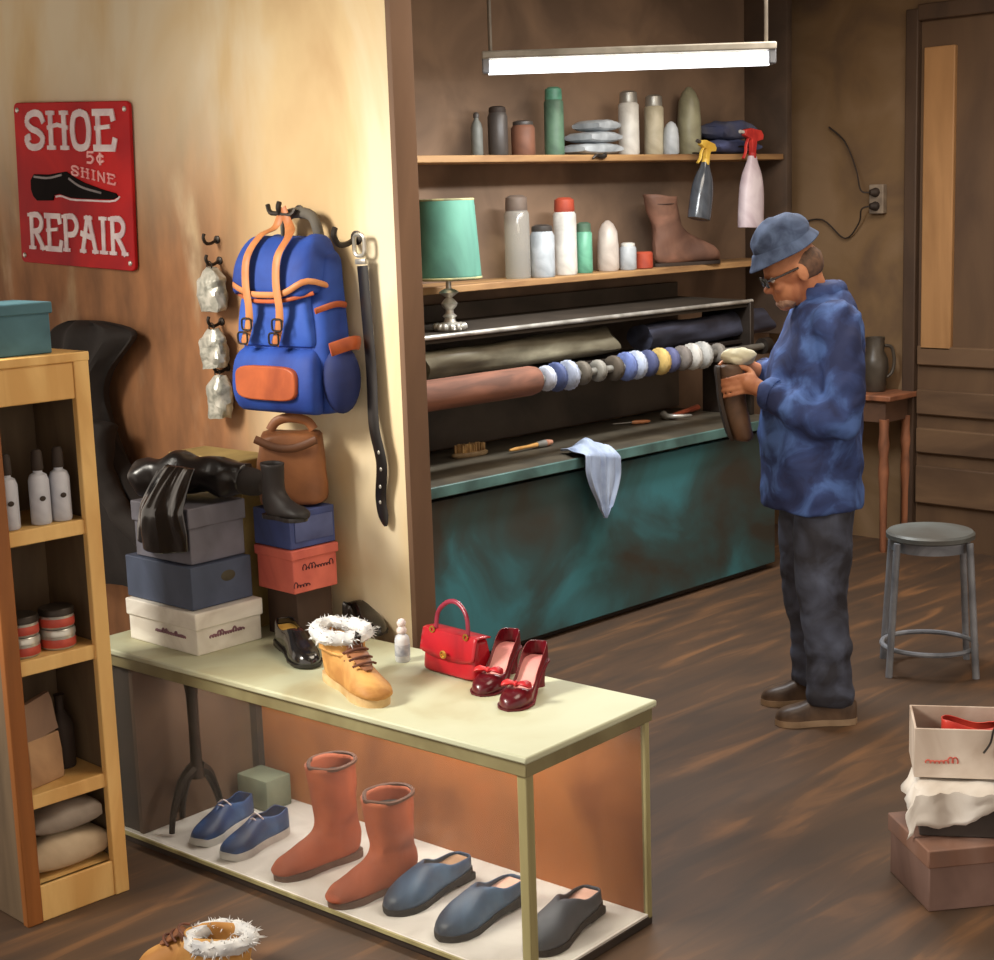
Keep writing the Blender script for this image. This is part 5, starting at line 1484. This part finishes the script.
bm = nb()
HR3 = HR.to_3x3()
for c, r_ in (((0, 0, .012), (.1, .077, .094)), ((.03, 0, -.06), (.068, .06, .066)), ((.066, 0, -.106), (.03, .032, .022)), ((.103, 0, -.036), (.021, .015, .016)), ((.093, 0, -.012), (.014, .011, .034)),
              ((.074, 0, .018), (.026, .056, .014)), ((.086, 0, -.07), (.014, .026, .008)), ((.084, 0, -.082), (.014, .023, .009)), ((.07, .034, -.035), (.024, .024, .022)), ((.07, -.034, -.035), (.024, .024, .022)),
              ((-.012, .079, -.022), (.02, .009, .031)), ((-.012, -.079, -.022), (.02, .009, .031))):
    ell(bm, hp(*c), r_, 18, HR3)
limb(bm, [(.035, 0, 1.56), (.01, 0, 1.5), (-.03, 0, 1.42)], [.058, .058, .07])
# torso, hips
R = []
for z, cx, rx, ry in smoothpts([(.84, -.02, .08, .12), (.9, -.02, .1, .145), (1.0, -.01, .11, .145), (1.12, 0, .12, .15), (1.28, -.02, .118, .17), (1.38, -.035, .105, .18), (1.45, -.035, .07, .13), (1.48, -.03, .05, .07)], 24):
    R.append([(cx + rx * cos(t), ry * sin(t), z) for t in [2 * pi * k / 28 for k in range(28)]])
rings(bm, R)
LH_, RH_ = Vector((.236, .062, 1.205)), Vector((.226, -.066, 1.245))
LW, RW = (.185, .1, 1.178), (.17, -.1, 1.225)
limb(bm, [(-.035, .18, 1.4), (-.045, .235, 1.25), (-.035, .24, 1.11)], [.06, .05, .043])
limb(bm, [(-.035, .24, 1.11), (.06, .185, 1.13), LW], [.043, .042, .028])
limb(bm, [(-.045, -.19, 1.4), (-.03, -.245, 1.25), (-.02, -.25, 1.13)], [.06, .05, .043])
limb(bm, [(-.02, -.25, 1.13), (.08, -.18, 1.17), RW], [.043, .042, .028])
for y, kx in ((.105, 0), (-.115, .01)):
    limb(bm, [(-.02, y * .8, .9), (-.01 + kx, y * .95, .7), (.0 + kx, y * 1.05, .5), (-.03 + kx, y * 1.05, .3), (-.045 + kx, y * 1.05, .08)], [.082, .082, .062, .055, .034])
    limb(bm, [(-.06 + kx, y * 1.05, .05), (.04 + kx, y * 1.05, .042), (.1 + kx, y * 1.05, .036)], [.02, .018, .012])
BXC = Vector((.282, .0, 0))
for W, Hc, sg in ((LW, LH_, 1), (RW, RH_, -1)):
    W = Vector(W)
    limb(bm, [W, W.lerp(Hc, .5), Hc], [.027, .03, .03])
    ell(bm, Hc, (.036, .02, .038), 14, Matrix.Rotation(-sg * .5, 3, 'Z'))
    base = Hc.z + (.0 if sg > 0 else .012)
    for f, (dz, ln) in enumerate(((.03, 86), (.011, 100), (-.008, 92), (-.026, 70))):
        P = []
        for q in range(6):
            a_ = radians((118 - ln * q / 5 * 1.15)) * sg
            rr = .056 - .005 * (q > 3)
            P.append((BXC.x + rr * cos(a_), rr * sin(a_), base + dz - .004 * q))
        P[0] = tuple(Vector(P[0]).lerp(Hc + Vector((0, 0, dz)), .5))
        tube(bm, smoothpts(P, 16), [.0095 - .0002 * k for k in range(16)], 9)
        ell(bm, P[-1], (.0075, .0075, .0075), 9)
    # thumb from the side of the palm
    P = [Hc + Vector((-.012, -.004 * sg, .026)), Hc + Vector((.0, -.03 * sg, .046)), Hc + Vector((.022, -.042 * sg, .054)), Hc + Vector((.04, -.044 * sg, .05))]
    tube(bm, smoothpts([tuple(p) for p in P], 12), [.0125 - .0003 * k for k in range(12)], 10); ell(bm, P[-1], (.009,) * 3, 10)
me = remeshed(bm, .0055, 5, .5)
body = obj('body', None, SKIN, man, mesh=me)

# eyes behind the dark glasses
for y in (.033, -.033):
    bm = nb(); ell(bm, hp(.083, y, -.006), (.011, .012, .011), 14); obj('eye', bm, mat('eye_white', (216, 206, 196), (190, 180, 170), 9, .3), body)
bm = nb()
for y in (.036, -.036):
    box(bm, hp(.108, y, -.008), (.006, .054, .034), rot=HR3, bevel=.002)
    tube(bm, [hp(.106, y * 1.75, .0), hp(.06, y * 2.15, .0), hp(-.005, y * 2.28, .002)], .004, 6)
box(bm, hp(.11, 0, 0), (.005, .02, .006), rot=HR3)
obj('glasses', bm, mat('dark_glasses', (40, 36, 36), (28, 26, 26), 9, .2, spec=.7), man)
# greying hair and short beard
bm = nb()
ell(bm, hp(-.03, 0, .0), (.078, .0805, .07), 22, HR3); 
bmesh.ops.bisect_plane(bm, geom=bm.verts[:] + bm.edges[:] + bm.faces[:], plane_co=hp(.012, 0, 0), plane_no=HR3 @ Vector((1, 0, .35)), clear_outer=True)
for v in bm.verts: v.co += noise.noise_vector(v.co * 60) * .003
obj('hair', bm, mat('brown_grey_hair', (122, 92, 74), (84, 66, 56), 40, .8), man)
bm = nb(); ell(bm, hp(.055, 0, -.096), (.044, .044, .03), 20, HR3)
for v in bm.verts: v.co += noise.noise_vector(v.co * 70) * .004
obj('beard', bm, mat('grizzled_beard', (186, 150, 130), (140, 106, 90), 50, .8), man)

# hat: crown and turned brim, tilted with the head
bm = nb(); R = []
for z, rx, ry, cx in smoothpts([(.06, .104, .088, .0), (.09, .108, .092, .002), (.125, .104, .09, 0), (.16, .084, .074, -.004), (.182, .05, .046, -.006), (.188, .012, .01, -.006)], 20):
    R.append([hp(cx + rx * cos(t), ry * sin(t), z) for t in [2 * pi * k / 32 for k in range(32)]])
rings(bm, R)
for v in bm.verts: v.co += noise.noise_vector(v.co * 24) * .009
obj('hat_crown', bm, HATM, man, sub=1)
bm = nb(); R = []
for rx, ry, z in [(.1, .084, .095), (.108, .092, .09), (.118, .1, .076), (.132, .112, .06), (.135, .115, .054), (.13, .11, .05), (.11, .094, .058), (.098, .082, .066)]:
    R.append([hp(rx * cos(t) + .008, ry * sin(t), z + .024 * (cos(t) < 0) * cos(t) ** 2 - .012 * (cos(t) > 0) * cos(t) ** 2 * (rx > .11)) for t in [2 * pi * k / 36 for k in range(36)]])
rings(bm, R, False, False); obj('hat_brim', bm, HATM, man, sub=1)

# jacket: torso, skirt and both sleeves as one garment
bm = nb(); R = []
for z, cx, rx, ry in smoothpts([(.765, .012, .175, .225), (.78, .012, .182, .235), (.9, .014, .18, .23), (1.05, .014, .184, .222), (1.15, .008, .18, .222), (1.28, -.004, .166, .225), (1.38, -.022, .14, .215), (1.45, -.032, .112, .17), (1.5, -.034, .085, .115), (1.535, -.025, .07, .08), (1.545, -.02, .066, .075)], 34):
    r = []
    for t in [2 * pi * k / 36 for k in range(36)]:
        q = 1 + .03 * sin(t * 5 + z * 9) * (z < 1.2) + .02 * sin(t * 3 - z * 14)
        r.append((cx + rx * .955 * q * cos(t), ry * .94 * q * sin(t), z))
    R.append(r)
rings(bm, R)
limb(bm, [(-.035, .17, 1.41), (-.045, .235, 1.26), (-.035, .24, 1.1)], [.086, .074, .07])
limb(bm, [(-.035, .24, 1.1), (.05, .2, 1.11), (.125, .145, 1.15), (.17, .112, 1.17)], [.07, .07, .062, .056])
limb(bm, [(-.045, -.175, 1.415), (-.03, -.25, 1.27), (-.02, -.26, 1.12)], [.09, .082, .078])
limb(bm, [(-.02, -.26, 1.12), (.06, -.2, 1.16), (.12, -.14, 1.19), (.155, -.11, 1.215)], [.078, .07, .06, .056])
me = remeshed(bm, .011, 5)
for v in me.vertices:
    c = v.co
    n_ = noise.noise_vector(c * 9) * .012 + noise.noise_vector(c * 22) * .006
    arm = abs(c.y) > .16 and c.z > 1.0
    if arm: n_ += Vector((0, 0, 1)) * .0 + c.normalized() * .006 * sin(c.x * 60 + c.z * 50)
    v.co += n_
jacket = obj('jacket', None, JACK, man, mesh=me)
bm = nb()
P = [(-.02 + .074 * cos(t), .082 * sin(t), 1.545 - .012 * cos(t) - .034) for t in [radians(40 + 280 * k / 30) for k in range(31)]]
tube(bm, P, (.012, .024), 10, up=(1, 0, 0)); obj('collar', bm, JACK, jacket)
for y, p_ in ((1, (.17, .112, 1.172)), (-1, (.155, -.11, 1.216))):
    bm = nb(); d_ = (Vector(LW if y > 0 else RW) - Vector(p_)).normalized()
    tube(bm, [Vector(p_) + d_ * k for k in (-.012, .0, .022, .03)], [.058, .061, .056, .05], 18); obj('cuff', bm, JACK, jacket)

# trousers
bm = nb()
R = []
for z, rx, ry in ((.8, .115, .17), (.88, .11, .17), (.98, .1, .16)): R.append([(-.01 + rx * cos(t), ry * sin(t), z) for t in [2 * pi * k / 28 for k in range(28)]])
rings(bm, R)
for y, kx in ((.105, 0), (-.115, .01)):
    P = smoothpts([(-.012, y * .85, .88, .1), (-.008 + kx, y * .95, .7, .105), (-.0 + kx, y * 1.05, .5, .09), (-.018 + kx, y * 1.05, .34, .083), (-.028 + kx, y * 1.05, .2, .08), (-.032 + kx, y * 1.05, .12, .084), (-.03 + kx, y * 1.05, .075, .08)], 40)
    tube(bm, [p[:3] for p in P], [p[3] * (1 + .035 * sin(p[2] * 75) * (p[2] < .34)) for p in P], 22)
me = remeshed(bm, .009, 3)
for v in me.vertices: v.co += noise.noise_vector(v.co * 11) * .009 + noise.noise_vector(v.co * 28) * .004
obj('trousers', None, TROU, man, mesh=me)

# shoes
for y, kx, yaw in ((.112, 0, .0), (-.122, .01, .0)):
    bm = nb(); upper(bm, [(0, .018, .06, .0), (.08, .018, .075, .0), (.25, .018, .08, 0), (.4, .018, .085, 0), (.52, .018, .075, 0), (.7, .018, .056, 0), (.86, .018, .045, 0), (.96, .018, .03, 0), (1, .018, .01, 0)], .285, ws=1.08)
    sh = obj('shoe', bm, MSH, man, (-.122 + kx, y, .001), yaw)
    bm = nb(); solepart(bm, flat(.022), .285, .022, grow=1.16); so = obj('sole', bm, mat('pale_tan_sole', (176, 150, 122), (136, 112, 88), 8, .6), sh)
    bm = nb()
    for i in range(4):
        u = .4 + .06 * i; h = .1 - .0105 * i
        tube(bm, smoothpts([(u * .285, -.024, h - .014), (u * .285 + .004, 0, h + .001), (u * .285, .024, h - .014)], 7), .003, 6)
    obj('laces', bm, DARK, sh)

# the boot and the pale cloth in his hands
BBR = mat('worn_brown_boot', (112, 82, 60), (66, 50, 40), 8, .5, bump=.1)
hb2 = MO + MR @ Vector((BXC.x, 0, 1.0))
r = thing('boot', 'worn brown boot hanging heel up in the hands of the man', 'boot', hb2, MRZ)
bm = nb(); R = []
for z, cx, rx, ry in smoothpts([(.0, -.03, .02, .03), (.015, -.028, .036, .042), (.07, -.012, .043, .045), (.14, .0, .042, .042), (.19, .0, .043, .041), (.23, .008, .048, .042), (.258, .012, .044, .038), (.268, .012, .03, .025)], 22):
    R.append([(cx + rx * cos(t), ry * sin(t), z) for t in [2 * pi * k / 24 for k in range(24)]])
rings(bm, R)
for v in bm.verts: v.co += noise.noise_vector(v.co * 20) * .004
obj('upper', bm, BBR, r)
bm = nb(); R = []
for z, x0, wv in smoothpts([(.004, .0, .024), (.03, .012, .036), (.09, .028, .036), (.15, .04, .028), (.2, .044, .027), (.25, .05, .03), (.265, .046, .02)], 16):
    R.append([(x0 + .004, wv, z), (x0 + .016, wv, z), (x0 + .016, -wv, z), (x0 + .004, -wv, z)])
rings(bm, R); obj('sole', bm, DARK, r)
bm = nb(); ell(bm, (0, 0, 0), (.055, .042, .03), 22)
for v in bm.verts: v.co += noise.noise_vector(v.co * 26) * .018
pc = obj('polishing_cloth', bm, mat('pale_lemon_cloth', (226, 222, 194), (188, 184, 158), 12, .85), None, MO + MR @ Vector((.262, -.01, 1.292)), MRZ)
tag(pc, 'pale polishing cloth bunched in the raised hand of the man', 'cloth')
